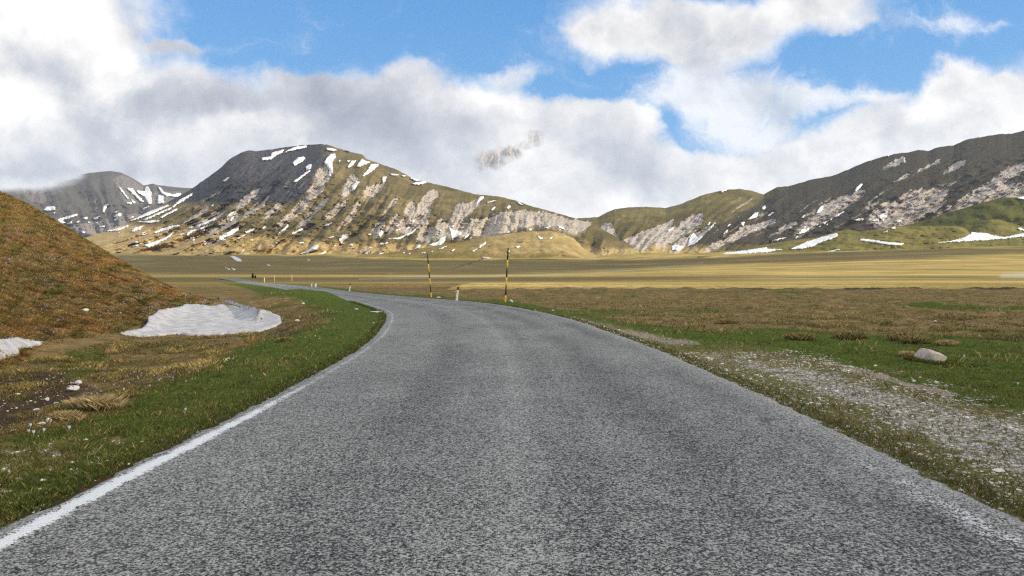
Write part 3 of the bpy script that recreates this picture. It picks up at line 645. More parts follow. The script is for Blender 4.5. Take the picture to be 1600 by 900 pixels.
# --- central mountain
R2 = [cp(p, 300, 200) for p in [
    [(800, 250), (830, 225), (865, 260), (875, 310), (850, 330), (810, 295)], [(755, 345), (790, 335), (835, 360), (820, 395), (780, 420), (755, 390)],
    [(960, 380), (985, 300), (1010, 285), (1040, 320), (1015, 380), (980, 410)], [(1085, 370), (1150, 350), (1215, 330), (1185, 380), (1130, 420), (1100, 400)],
    [(320, 480), (330, 430), (380, 390), (430, 370), (410, 410), (370, 450), (330, 490)], [(60, 585), (130, 520), (225, 485), (205, 530), (140, 575), (80, 595)],
    [(350, 530), (420, 460), (490, 415), (450, 490), (380, 540)], [(470, 560), (520, 480), (565, 465), (575, 490), (520, 540)], [(640, 520), (680, 450), (760, 430), (740, 470), (700, 520), (650, 545)],
    [(780, 500), (830, 430), (855, 440), (820, 490), (790, 510)], [(840, 540), (920, 470), (985, 435), (960, 480), (900, 540)], [(1145, 600), (1190, 570), (1215, 600), (1185, 660), (1160, 650)],
    [(1235, 590), (1280, 535), (1300, 545), (1285, 600), (1250, 650)], [(1340, 480), (1380, 460), (1420, 500), (1430, 560), (1400, 610), (1360, 660), (1335, 600), (1385, 540), (1350, 500)],
    [(1415, 470), (1450, 430), (1470, 395), (1530, 390), (1548, 415), (1500, 450), (1490, 520), (1475, 615), (1430, 605), (1430, 520)], [(1240, 460), (1290, 430), (1285, 455), (1245, 485)],
    [(1300, 580), (1340, 555), (1345, 625), (1315, 615)], [(1010, 520), (1030, 460), (1060, 470), (1010, 560), (940, 620), (930, 600)], [(1200, 520), (1220, 510), (1200, 570), (1185, 560)],
    [(0, 560), (80, 500), (110, 480), (90, 520), (0, 580)], [(200, 560), (330, 510), (280, 600), (140, 650)], [(560, 560), (640, 520), (600, 600)], [(700, 560), (760, 510), (740, 570), (690, 600)]]]
R2 += [cp(p, 600, 200) for p in [
    [(440, 515), (470, 460), (530, 470), (590, 435), (628, 428), (590, 475), (520, 535), (480, 560)],
    [(560, 640), (640, 555), (720, 530), (830, 512), (900, 516), (1010, 522), (1080, 545), (1160, 572), (1240, 560), (1300, 590), (1230, 635), (1150, 622), (1080, 590), (980, 582), (860, 602), (760, 632), (640, 655)],
    [(325, 640), (350, 560), (400, 590), (440, 535), (470, 570), (520, 580), (560, 565), (630, 555), (580, 610), (520, 655), (420, 645), (360, 665)], [(220, 665), (250, 605), (340, 640), (300, 690)]]]
ROCK2 = raster(R2, 1)
sky2 = curve([(-40, 398), (60, 386), (130, 372), (165, 362), (200, 347), (255, 320), (300, 295), (313, 285), (325, 277), (345, 262), (358, 249), (365, 245), (375, 239), (388, 235), (400, 236), (420, 234), (445, 230), (470, 227), (500, 225), (512, 226), (530, 232), (550, 238), (566, 241), (572, 248), (600, 258), (620, 265), (640, 276), (660, 283), (700, 292), (740, 303), (780, 307), (805, 313), (830, 322), (860, 330), (885, 337), (900, 342), (930, 352), (1000, 390), (1040, 412)])
kx2 = curve([(0, 3.0), (200, 2.2), (350, 1.5), (500, 1.0), (600, .72), (750, .45), (900, .35)])
def cov2(px, py, t):
    r = rock_at(ROCK2, px, py, kx2, 201)
    r = np.maximum(r, .36 * flank_rock(px, py, 36, kx2, 201, 275 + 40 * sm(px, 500, 700), 372) * (1 - .7 * sm(px, 600, 700)))
    edge_ = curve([(100, 340), (250, 360), (350, 368), (450, 375), (560, 384), (700, 388), (900, 392)])(px)
    g = .85 * sm(py, edge_ - 14, edge_ + 4)
    b = sm(px, 560, 420) * sm(py, 335, 300) * 1.0 + .25 * sm(py, 285, 250)  # dark tone carries the painted shade of the flank turned from the sun
    veil = np.clip(sm(py, 243, 228) * .5 * sm(px, 350, 380) * sm(px, 470, 420) + .6 * np.exp(-((px - 572) / 9) ** 2 - ((py - 243) / 7) ** 2), 0, 1)
    return np.stack([r, g, b], -1), np.stack([veil, .5 * sm(py, 400, 250) * sm(px, 620, 380), 0 * px], -1)
MM2 = mountain_material('green_slope', (0.105, 0.092, 0.036), (0.29, 0.225, 0.105), (0.052, 0.056, 0.070), (0.34, 0.30, 0.26), (0.72, 0.64, 0.54)); veil_material(MM2, .004)
m2, S2 = massif('mountain', -40, 1040, sky2, lambda x: 413 + 2.5 * fbm(np.asarray(x) / 45., np.asarray(x) * 0 + 1., 3, 209), curve([(-40, 1900), (400, 1900), (1040, 1800)]), curve([(-40, 2600), (150, 3300), (300, 4000), (480, 4300), (700, 3900), (880, 3200), (1040, 2500)]), MM2,
                {'fn': rock_relief(ROCK2, 250, 36, kx2, 201)}, cov2, nr=230, step=1.3, seed=8)

# --- right-hand ridge
R3 = [cp(p, 900, 200) for p in [
    [(130, 700), (175, 590), (215, 585), (250, 650), (248, 700), (175, 745)], [(265, 715), (380, 660), (440, 640), (550, 600), (615, 565), (590, 620), (520, 690), (460, 730), (370, 742), (310, 738)],
    [(520, 700), (570, 640), (640, 600), (740, 540), (795, 528), (790, 590), (720, 640), (640, 690), (540, 718)], [(600, 740), (700, 670), (770, 640), (870, 600), (830, 640), (760, 700), (660, 748)],
    [(830, 745), (850, 720), (985, 680), (960, 705), (870, 745)], [(980, 665), (1050, 620), (1255, 565), (1240, 595), (1140, 620), (1030, 685)], [(1270, 640), (1310, 600), (1390, 585), (1350, 620)], [(0, 600), (60, 585), (110, 590), (20, 640)]]]
R3 += [cp(p, 1200, 200) for p in [
    [(290, 540), (400, 450), (500, 410), (545, 430), (510, 480), (400, 560), (290, 615), (220, 635), (240, 600)], [(540, 430), (560, 390), (610, 390), (600, 420), (550, 460)],
    [(680, 540), (720, 470), (790, 440), (830, 430), (890, 390), (960, 380), (1010, 390), (1050, 370), (1125, 375), (1130, 430), (1080, 500), (980, 565), (860, 615), (790, 605), (740, 570)],
    [(1100, 515), (1150, 470), (1250, 420), (1350, 350), (1440, 330), (1430, 400), (1360, 450), (1250, 495), (1130, 530)], [(1420, 310), (1480, 285), (1545, 340), (1510, 372), (1440, 330)],
    [(1490, 260), (1540, 220), (1610, 205), (1620, 250), (1560, 300), (1500, 280)], [(1510, 410), (1620, 355), (1620, 400), (1540, 412)], [(1360, 455), (1430, 410), (1445, 430), (1370, 475)], [(60, 645), (120, 595), (190, 590), (100, 645)],
    [(960, 250), (1060, 200), (1100, 195), (1000, 250)], [(1180, 210), (1230, 200), (1240, 230), (1180, 250)], [(840, 300), (900, 280), (840, 320)], [(780, 200), (850, 180), (860, 215), (800, 210)], [(640, 470), (700, 440), (690, 480)]]]
R3 += [[(1560, 300), (1700, 240), (1750, 260), (1640, 310)], [(1650, 330), (1800, 290), (1700, 345)]]
ROCK3 = raster(R3, 1)
sky3 = curve([(780, 395), (840, 362), (885, 343), (905, 341), (935, 339), (948, 332), (960, 327), (980, 324), (1010, 323), (1040, 325), (1060, 320), (1100, 304), (1130, 297), (1155, 295), (1175, 298), (1193, 304), (1203, 298), (1215, 292), (1232, 291), (1270, 280), (1300, 275), (1325, 265), (1350, 254), (1375, 246), (1400, 240), (1420, 238), (1435, 234), (1450, 236), (1465, 230), (1490, 227), (1510, 218), (1545, 212), (1565, 209), (1580, 209), (1600, 204), (1700, 180), (2000, 120), (2300, 90)])
kx3 = curve([(780, .4), (930, .55), (1050, 1.0), (1200, 1.6), (1600, 1.9)])
def cov3(px, py, t):
    r = rock_at(ROCK3, px, py, kx3, 301)
    r = np.maximum(r, .42 * flank_rock(px, py, 34, kx3, 301, 300 - 40 * sm(px, 1300, 1600), 380) * sm(px, 1020, 1100))
    dk = curve([(850, 1), (900, 1)])
    band_ = (py - curve([(1040, 325), (1195, 305), (1200, 200)])(px))
    b = sm(px + 1.75 * (py - 305) + 22 * fbm(px / 18, py / 10, 3, 305), 1180, 1225) * sm(px, 985, 1040) * (1 - .5 * sm(px, 1350, 1600) * sm(py, 250, 300) * sm(fbm(px / 30, py / 14, 3, 307), -.1, .3))  # slope facing away from the sun is darkened in its cover colour
    b = np.clip(b, 0, 1) * (1 - sm(py, 372, 388) * .6)
    g = .8 * sm(py, 372, 392) * (1 - sm(px, 1060, 1160)) + .10
    return np.stack([r, g, b], -1), np.stack([0 * px, .25 + 0 * px, 0 * px], -1)
MM3 = mountain_material('shaded_heath_slope', (0.10, 0.092, 0.034), (0.24, 0.195, 0.078), (0.062, 0.056, 0.044), (0.32, 0.29, 0.27), (0.70, 0.64, 0.58))
m3, S3 = massif('mountain', 780, 2300, sky3, curve([(780, 418), (1100, 415), (1600, 412), (2300, 412)]), curve([(780, 1900), (1200, 2350), (1600, 2450), (2300, 2300)]), curve([(780, 3300), (900, 3500), (1100, 3800), (1195, 3950), (1400, 3900), (1600, 3800), (2300, 3300)]), MM3,
                {'fn': rock_relief(ROCK3, 150, 34, kx3, 301)}, cov3, nr=210, step=1.4, seed=11)

# --- moraine hill in the middle of the valley
ROCKN = raster([[(0, 201), (1, 201), (1, 202)]], 0)
def soft_relief(amp, f, seed):
    return lambda px, py, t: amp * (fbm(px / f, py / (f * .3), 4, seed) + .4 * fbm(px / (f * .25), py / (f * .12), 3, seed + 4)) * np.clip(4 * t, 0, 1)
def covm(px, py, t):
    g = .55 * sm(t, .05, .5) * sm(px, 700, 780) + .25 * sm(fbm(px / 16, py / 8, 3, 402), -.1, .5)
    return np.stack([.1 * sm(px, 880, 905), g, 0 * px], -1), np.stack([0 * px, 0 * px, 0 * px], -1)
MM4 = mountain_material('moraine', (0.19, 0.17, 0.05), (0.38, 0.27, 0.11), (0.05, 0.05, 0.03), (0.3, 0.27, 0.22), (0.5, 0.45, 0.38), 2.0)
m4, S4 = massif('moraine_hill', 520, 960, curve([(520, 408), (560, 399), (640, 391), (700, 381), (760, 370), (820, 362), (860, 361), (880, 365), (895, 371), (908, 384), (918, 392), (940, 402), (960, 410)]), curve([(520, 414), (960, 414)]), lambda x: 1500 + 0 * x, lambda x: 1900 + 0 * x, MM4, {'fn': soft_relief(30, 40, 401), 'jag': .5}, covm, nr=60, step=2, seed=13, drop=.2)
# --- green hill and hillocks at the right
def covh(px, py, t):
    return np.stack([0 * px, .32 * sm(fbm(px / 20, py / 9, 3, 502), -.1, .5), .0 * px], -1), np.stack([0 * px, 0 * px, 0 * px], -1)
MM5 = mountain_material('hillock_turf', (0.13, 0.128, 0.036), (0.27, 0.225, 0.08), (0.05, 0.05, 0.02), (0.3, 0.27, 0.22), (0.5, 0.45, 0.38), 4.0)
MM6 = mountain_material('hill_turf', (0.07, 0.08, 0.022), (0.13, 0.13, 0.036), (0.05, 0.05, 0.02), (0.3, 0.27, 0.22), (0.5, 0.45, 0.38), 3.0)
m5, S5 = massif('hill', 1230, 2300, curve([(1230, 385), (1330, 370), (1380, 361), (1410, 353), (1450, 343), (1500, 327), (1540, 315), (1575, 309), (1600, 307), (1700, 300), (2300, 280)]), lambda x: 404 + 0 * x, lambda x: 1900 + 0 * x, lambda x: 2350 + 0 * x, MM6, {'fn': soft_relief(45, 60, 501), 'jag': .4}, covh, nr=60, step=2, seed=14, drop=.15)
m6, S6 = massif('hillock', 1090, 2300, curve([(1090, 404), (1130, 396), (1180, 385), (1225, 377), (1275, 371), (1310, 361), (1325, 358), (1345, 362), (1375, 358), (1400, 354), (1450, 353), (1490, 353), (1508, 356), (1516, 363), (1560, 366), (1600, 364), (1800, 352), (2300, 340)]), lambda x: 401 + 0 * x, lambda x: 1430 + 0 * x, lambda x: 1850 + 0 * x, MM5, {'fn': soft_relief(40, 36, 511), 'jag': .5}, covh, nr=70, step=2, seed=15, drop=.15)
m7, S7 = massif('hillock', 1500, 1720, curve([(1500, 371), (1512, 363), (1530, 350), (1545, 343.5), (1560, 343), (1580, 348), (1600, 355), (1625, 364), (1660, 372), (1720, 384)]), lambda x: 392 + 0 * x, lambda x: 1880 + 0 * x, lambda x: 2080 + 0 * x, MM5, {'fn': soft_relief(14, 22, 521), 'jag': .5}, covh, nr=50, step=1.5, seed=16, drop=.2)

# --- craggy peak far behind, seen only where the cloud tears open
ROCKP = raster([[(735, 200), (860, 200), (860, 275), (735, 275)]], 2)
def covp(px, py, t):
    wx_ = px + 7 * fbm(px / 12, py / 9, 4, 611); wy_ = py + 6 * fbm(px / 12, py / 8, 4, 612)
    e = lambda cx, cy, rx, ry, g: g * (1 - sm(np.hypot((wx_ - cx) / rx, (wy_ - cy) / ry), .25, 1.15))
    mk = np.maximum.reduce([e(768, 250, 30, 17, .72), e(797, 238, 26, 13, .72), e(836, 216, 17, 14, .55), e(752, 262, 12, 6, .4), e(818, 228, 16, 9, .45)])
    edge_ = sm(px, 733, 742) * (1 - sm(px, 852, 862)) * sm(py, 196, 204) * (1 - sm(py, 276, 284)); veil = 1 - mk * edge_
    return np.stack([.75 + 0 * px, 0 * px, 0 * px], -1), np.stack([veil, 0 * px, 0 * px], -1)
MMP = mountain_material('crag', (0.16, 0.16, 0.18), (0.24, 0.22, 0.22), (0.1, 0.1, 0.11), (0.20, 0.20, 0.23), (0.62, 0.50, 0.38)); veil_material(MMP, .0030, True)
mp, SP = massif('mountain', 730, 865, curve([(730, 222), (760, 212), (800, 200), (850, 188), (865, 192)]), lambda x: 290 + 0 * x, lambda x: 8200 + 0 * x, lambda x: 9200 + 0 * x, MMP, {'fn': rock_relief(ROCKP, 190, 14, lambda x: .1 + 0 * x, 601)}, covp, nr=110, step=1.0, seed=17, back=.02)

# ------------------------------------------------------------------ snow lying on the mountains
SN1 = [cp(p, 0, 200) for p in [
    [(290, 492), (340, 490), (345, 510), (320, 518), (270, 515)], [(355, 572), (480, 535), (487, 545), (390, 577), (410, 592), (385, 597)],
    [(415, 598), (455, 580), (440, 602)], [(655, 480), (680, 475), (665, 500), (650, 527), (640, 525), (645, 495)], [(710, 550), (745, 530), (765, 535), (755, 552), (715, 555)], [(580, 562), (625, 550), (610, 570), (585, 572)],
    [(520, 558), (550, 557), (545, 568), (522, 568)], [(740, 368), (755, 372), (805, 440), (790, 437)], [(790, 375), (830, 375), (850, 410), (900, 460), (880, 460), (820, 400)],
    [(850, 388), (905, 395), (910, 365), (925, 365), (948, 410), (948, 472), (930, 475), (905, 430), (870, 410)], [(985, 365), (1005, 375), (1025, 400), (1080, 415), (1130, 405), (1130, 430), (1100, 430), (1040, 425), (1010, 405)],
    [(990, 420), (1020, 425), (1025, 468), (990, 472), (985, 450)], [(820, 445), (850, 465), (835, 469)], [(790, 465), (825, 465), (820, 474), (795, 474)], [(500, 640), (540, 650), (520, 658)],
    [(620, 620), (660, 608), (650, 620)], [(330, 530), (345, 524), (340, 538)], [(905, 500), (930, 485), (935, 492), (880, 512)], [(710, 575), (732, 568), (725, 582)]]]
SN2 = [cp(p, 0, 200) for p in [
    [(810, 577), (850, 550), (1050, 480), (1060, 485), (940, 542), (820, 582)], [(895, 572), (1080, 490), (1120, 450), (1200, 407), (1200, 420), (1130, 465), (1060, 510), (910, 575)], [(1000, 557), (1100, 505), (1112, 508), (1010, 564)],
    [(660, 642), (740, 625), (800, 605), (805, 614), (750, 637), (680, 649)], [(820, 642), (850, 620), (895, 612), (870, 637), (830, 649)], [(860, 587), (960, 577), (1020, 580), (940, 592)],
    [(960, 652), (1010, 630), (1110, 605), (1120, 612), (1020, 642), (965, 660)], [(1165, 662), (1190, 640), (1240, 632), (1200, 650), (1170, 674)], [(1230, 612), (1290, 585), (1350, 560), (1340, 577), (1240, 618)],
    [(1245, 627), (1335, 595), (1330, 604), (1255, 633)], [(1415, 560), (1440, 530), (1490, 515), (1465, 545), (1450, 580), (1425, 587)], [(1345, 702), (1400, 665), (1490, 613), (1490, 637), (1440, 672), (1360, 710)],
    [(1275, 722), (1340, 707), (1330, 717), (1280, 728)], [(900, 730), (1000, 700), (1080, 655), (1060, 682), (1000, 715), (930, 748)], [(830, 740), (885, 720), (860, 737)], [(860, 668), (925, 660), (900, 671)], [(740, 655), (752, 652), (746, 661)],
    [(1050, 620), (1090, 603), (1060, 625)], [(1480, 690), (1530, 668), (1520, 680)], [(1530, 650), (1590, 625), (1580, 640)]]]
SN2 += [cp(p, 300, 200) for p in [
    [(435, 187), (490, 180), (500, 155), (560, 137), (578, 134), (570, 148), (520, 177), (490, 197), (440, 202)], [(575, 158), (600, 137), (640, 120), (715, 110), (718, 120), (660, 134), (600, 146)], [(630, 218), (660, 185), (700, 180), (710, 190), (680, 217), (640, 237)],
    [(712, 242), (730, 227), (748, 228), (745, 252), (715, 265)], [(840, 124), (880, 126), (905, 138), (880, 145), (845, 137)], [(825, 215), (845, 185), (870, 162), (895, 160), (898, 180), (875, 215), (880, 270), (865, 305), (855, 295), (862, 265), (840, 230)],
    [(970, 242), (1000, 205), (1028, 200), (1010, 227), (980, 249)], [(1028, 240), (1060, 192), (1078, 203), (1110, 213), (1050, 242)], [(1065, 302), (1100, 258), (1120, 225), (1168, 225), (1160, 242), (1120, 272), (1075, 302)], [(1190, 332), (1190, 305), (1217, 305), (1212, 327), (1195, 342)],
    [(1240, 284), (1290, 290), (1280, 299), (1245, 293)], [(1375, 346), (1420, 338), (1450, 328), (1470, 338), (1440, 352), (1385, 354)], [(1362, 308), (1400, 317), (1430, 330), (1400, 331), (1370, 319)], [(1310, 296), (1345, 297), (1320, 304)],
    [(1000, 362), (1030, 330), (1047, 335), (1020, 380), (1005, 392)], [(535, 662), (560, 640), (600, 600), (602, 617), (560, 652), (540, 667)], [(625, 657), (700, 620), (735, 608), (690, 637), (630, 664)], [(918, 692), (950, 665), (995, 662), (960, 692), (932, 712), (957, 725), (930, 724)],
    [(672, 789), (730, 765), (765, 730), (790, 735), (780, 757), (730, 777)], [(765, 802), (810, 780), (835, 772), (825, 787), (775, 804)], [(1075, 787), (1090, 768), (1112, 770), (1095, 790)], [(1395, 752), (1410, 730), (1430, 730), (1420, 750)],
    [(1480, 732), (1530, 715), (1560, 715), (1555, 690), (1585, 680), (1580, 707), (1550, 732), (1500, 740)], [(1220, 694), (1290, 685), (1370, 650), (1410, 620), (1370, 662), (1300, 692)], [(1170, 722), (1190, 715), (1200, 727), (1180, 734)],
    [(435, 627), (450, 615), (467, 618), (445, 630)], [(495, 737), (530, 715), (535, 722), (505, 740)], [(330, 652), (390, 622), (397, 628), (340, 657)], [(1160, 670), (1185, 640), (1195, 655), (1180, 682)], [(195, 330), (230, 305), (235, 310), (205, 334)],
    [(915, 210), (925, 198), (928, 205), (918, 216)], [(635, 335), (700, 285), (735, 262), (740, 268), (650, 338)], [(830, 610), (870, 590), (875, 596), (840, 614)], [(120, 485), (135, 478), (130, 492)], [(955, 140), (985, 136), (985, 146)], [(970, 205), (985, 202), (975, 215)]]]
SN2 += [cp(p, 600, 200) for p in [
    [(590, 442), (605, 427), (625, 430), (600, 457), (570, 482)], [(640, 464), (690, 452), (700, 456), (650, 468)], [(668, 512), (690, 490), (700, 495), (680, 514)], [(765, 497), (780, 483), (795, 488), (775, 507)], [(830, 460), (850, 466), (870, 482), (845, 477)],
    [(405, 615), (430, 640), (480, 650), (480, 667), (450, 682), (430, 702), (420, 672), (415, 640)], [(280, 727), (330, 715), (360, 685), (387, 680), (380, 707), (340, 727), (300, 740)], [(345, 640), (355, 635), (350, 665)], [(1000, 624), (1040, 612), (1020, 630)], [(1080, 607), (1120, 620), (1130, 637), (1100, 624)],
    [(840, 660), (870, 648), (850, 665)], [(905, 635), (930, 625), (915, 642)], [(490, 690), (530, 660), (540, 662), (505, 694)]]]
SN4 = [cp(p, 600, 200) for p in [[(585, 752), (600, 730), (635, 710), (642, 718), (600, 750)], [(960, 672), (985, 685), (992, 698), (970, 692)], [(820, 740), (850, 737), (835, 750)], [(600, 802), (640, 810), (690, 812), (650, 820)], [(890, 822), (950, 822), (930, 829)], [(160, 762), (200, 735), (228, 728), (215, 750), (175, 762)], [(420, 765), (440, 757), (430, 772)], [(1030, 690), (1055, 680), (1045, 693)], [(550, 770), (590, 748), (560, 775)], [(770, 775), (785, 762), (780, 778)]]]
SN3 = [cp(p, 900, 200) for p in [
    [(103, 674), (120, 680), (170, 725), (180, 747), (160, 742), (120, 702)], [(300, 732), (320, 750), (355, 745), (350, 760), (325, 767)], [(375, 814), (400, 800), (440, 783), (462, 785), (445, 800), (400, 814)], [(705, 692), (735, 655), (760, 685), (795, 675), (740, 727), (700, 740)],
    [(597, 742), (620, 728), (650, 735), (680, 740), (640, 767), (605, 762)], [(1072, 572), (1120, 530), (1140, 530), (1130, 557), (1090, 570)], [(1165, 492), (1180, 483), (1187, 498), (1175, 512), (1163, 507)], [(1033, 592), (1055, 588), (1050, 610), (1035, 607)],
    [(825, 637), (860, 595), (877, 590), (850, 622)], [(925, 652), (950, 635), (940, 657)], [(1198, 547), (1230, 525), (1237, 530), (1205, 552)], [(1408, 557), (1435, 540), (1420, 562)], [(1503, 527), (1530, 488), (1547, 490), (1535, 517), (1510, 534)], [(1393, 662), (1410, 635), (1457, 632), (1440, 650), (1400, 664)],
    [(200, 815), (240, 788), (260, 788), (225, 815)], [(35, 835), (70, 825), (65, 838)], [(570, 640), (605, 620), (610, 625), (580, 648)]]]
SN3 += [cp(p, 1200, 200) for p in [
    [(545, 392), (560, 365), (585, 345), (592, 350), (570, 382), (550, 397)], [(680, 550), (710, 540), (748, 518), (740, 557), (720, 582), (700, 562)], [(310, 527), (345, 487), (342, 507), (320, 532)], [(183, 662), (225, 630), (258, 628), (250, 642), (200, 660)], [(335, 592), (382, 577), (350, 600)],
    [(413, 552), (470, 520), (477, 525), (430, 555)], [(805, 587), (837, 570), (830, 584)], [(20, 707), (70, 690), (112, 685), (60, 702)], [(540, 575), (590, 562), (600, 575), (560, 582)], [(845, 190), (855, 185), (855, 215), (848, 210)], [(650, 580), (690, 570), (690, 582)],
    [(740, 172), (760, 166), (755, 178)]]]
SN3 += [[(1125, 298), (1138, 296), (1128, 301)]]
SN6 = [cp(p, 900, 200) for p in [[(885, 797), (930, 780), (1060, 765), (1190, 745), (1202, 755), (1290, 760), (1180, 777), (1050, 787), (930, 800)]]]
SN6 += [cp(p, 1200, 200) for p in [
    [(140, 757), (240, 712), (310, 690), (340, 680), (435, 657), (437, 673), (400, 692), (330, 714), (270, 742), (200, 757)], [(575, 702), (580, 692), (650, 700), (760, 715), (850, 722), (830, 734), (760, 730), (620, 710)], [(345, 780), (400, 765), (450, 757), (400, 774), (355, 783)],
    [(1250, 632), (1290, 628), (1350, 650), (1400, 672), (1480, 682), (1600, 657), (1700, 640), (1700, 660), (1600, 677), (1480, 692), (1330, 702), (1200, 710), (1060, 717), (1150, 705), (1230, 682), (1272, 660)], [(770, 617), (795, 612), (797, 632), (775, 632)], [(718, 652), (750, 640), (745, 652)]]]
SN5 = [cp(p, 1200, 200) for p in [[(1555, 437), (1600, 427), (1660, 430), (1650, 447), (1570, 442)]]]
SN7 = [cp(p, 1200, 200) for p in [[(1560, 627), (1580, 624), (1610, 640), (1620, 652), (1575, 638)]]]
rs = np.random.default_rng(77)
def crumbs(n, x0, x1, y0, y1, L_, ang):
    for _ in range(n):
        x, y = rs.uniform(x0, x1), rs.uniform(y0, y1); l = rs.uniform(3, 11); w = rs.uniform(.8, 1.6); a = ang + rs.normal(0, .12); c_, s_ = math.cos(a), math.sin(a)
        L_.append([(x - l / 2 * c_, y + l / 2 * s_), (x, y - w * .6), (x + l / 2 * c_, y - l / 2 * s_ - .3), (x + .1 * l, y + w * .7)])
crumbs(16, 165, 340, 352, 385, SN2, .35); crumbs(14, 330, 640, 365, 392, SN2, .3); crumbs(10, 100, 270, 325, 350, SN1, .35); crumbs(8, 560, 700, 384, 398, SN4, .2); crumbs(8, 620, 850, 345, 372, SN2, .5)
crumbs(10, 1050, 1300, 340, 372, SN3, .5)
for S_, par, L_, th in ((S1, m1, SN1, 2), (S2, m2, SN2, 1.5), (S3, m3, SN3, 1.5), (S4, m4, SN4, .8), (S6, m6, SN6, .8), (S5, m5, SN5, .8), (S7, m7, SN7, .8)):
    for i, poly in enumerate(L_):
        snow_piece(S_, poly, par, th, 0.008 if th > 1 else 0.004, step=1.2, seed=i + 3, wob=.6)
def SG(px, py):
    X, Y, Z = hit(px, py, 20) if np.min(py) > 445 else hit_far(px, py); return np.stack([X, Y, Z], -1)
for i, poly in enumerate([cp(p, 300, 200) for p in [[(235, 800), (262, 800), (310, 820), (308, 835), (280, 832)], [(205, 868), (240, 885), (232, 888)], [(245, 874), (275, 884), (262, 890)], [(470, 852), (492, 858), (480, 862)], [(720, 822), (740, 825), (728, 832)]]] + [[(1575, 382), (1590, 381), (1588, 383)]]):
    snow_piece(SG, poly, ground, .5, 0.002, seed=i, wob=.3)

# ------------------------------------------------------------------ near hill at the left
skyh = curve([(-900, 60), (-500, 150), (-200, 232), (-60, 275), (0, 298), (30, 311), (50, 321), (75, 336), (100, 351), (125, 368), (150, 382), (175, 399), (200, 412), (225, 427), (250, 440), (275, 452), (300, 461), (320, 466), (340, 471), (360, 477), (380, 483), (395, 489), (410, 497)])
footh = curve([(-900, 760), (-400, 650), (-150, 600), (0, 575), (100, 553), (190, 527), (240, 512), (300, 504), (360, 498), (410, 500)])
hillYf = curve([(-900, 7.2), (-400, 10.2), (-150, 13.3), (0, 15.2), (100, 17.6), (190, 22.0), (240, 25.2), (300, 28.0), (360, 30.4), (410, 29.8)])
hillYr = curve([(-900, 60), (-300, 48), (0, 44), (150, 41), (300, 38), (360, 35), (410, 31)])
def hill_relief(px, py, t):
    Y = hillYf(px) + (hillYr(px) - hillYf(px)) * t; X = (px - CXP) / F * Y
    return (0.55 * fbm(X * .35 + Y * .2, Y * .35, 4, 701) + .45 * ridged((px * .5 + py) / 15, (px - py) / 60, 2, 703) * sm(fbm(px / 50, py / 30, 2, 704), -.2, .3) + .16 * fbm(X * 1.8, Y * 1.6, 3, 705) + .07 * fbm(X * 6, Y * 5, 3, 708)) * (np.clip(t * 6, 0.25, 1)) * (1 - .9 * sm(px, 290, 385))
def covhill(px, py, t):
    q = py + .62 * px * .0
    st = fbm((px - 1.3 * py) / 60, (px * .55 + py) / 16, 4, 712)
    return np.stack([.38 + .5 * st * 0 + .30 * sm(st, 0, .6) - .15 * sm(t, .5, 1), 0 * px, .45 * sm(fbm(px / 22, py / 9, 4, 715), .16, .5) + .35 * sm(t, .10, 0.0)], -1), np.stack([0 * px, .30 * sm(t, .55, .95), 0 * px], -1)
_fx = np.linspace(-900, 410, 60); _hx, _hy, _hz = hit(_fx, footh(_fx) + 9, 30)
hillYf = curve(list(zip(_fx, (EYE - (_hz - .12)) * F / (footh(_fx) + 9 - HZ)))); _f0 = footh; footh2 = lambda x: _f0(x) + 9
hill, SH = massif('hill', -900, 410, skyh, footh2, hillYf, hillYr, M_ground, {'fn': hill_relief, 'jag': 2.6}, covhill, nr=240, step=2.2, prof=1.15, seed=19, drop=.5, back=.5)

# ------------------------------------------------------------------ near snow patches
def near_snow(poly, S, label, thick):
    o = snow_piece(S, poly, None, thick, 0.0, M_snow, 'snow_patch', 3.0, .8, 31); tag(o, label, 'snow patch'); return o
def Sbig(px, py):
    a = SG(px, py)[:, 1]; tt = np.clip((footh2(px) - py) / (footh2(px) - skyh(px)), 0, 1); b0 = hillYf(px) + (hillYr(px) - hillYf(px)) * tt ** 1.15
    b = np.where(px < 408, b0 - .9 * sm(tt, 0, .08) , 1e3); Y = np.minimum(a - .10, b)
    return np.stack([(px - CXP) / F * Y, Y, EYE - Y * (py - HZ) / F], -1)
near_snow([(188, 520), (205, 517), (222, 513), (230, 505), (232, 496), (243, 490), (250, 484), (262, 483), (278, 480), (290, 476), (310, 476), (330, 478), (350, 476), (366, 479), (385, 483), (392, 484), (378, 478), (350, 470), (340, 466), (360, 470), (390, 479), (420, 487), (438, 495), (440, 504), (428, 511), (405, 518), (385, 519), (360, 522), (330, 524), (300, 523), (270, 522), (240, 525), (215, 526)], Sbig,
          'large wet grey snow patch in the hollow between the brown hill and the road', .05)
def Sgl(px, py):
    a = SG(px, py); b = SH(px, py); b = b + (b - [0, 0, EYE]) * -.02; a = a + (a - [0, 0, EYE]) * -.012; use = (b[:, 1] < a[:, 1])[:, None]; r_ = np.where(use, b, a); return r_
near_snow([(-90, 525), (-40, 528), (0, 532), (25, 529), (45, 532), (68, 535), (60, 539), (40, 541), (28, 543), (30, 550), (15, 556), (0, 561), (-60, 570), (-120, 560)], Sgl, 'small white snow remnant at the foot of the brown hill, left edge of the photo', .06)

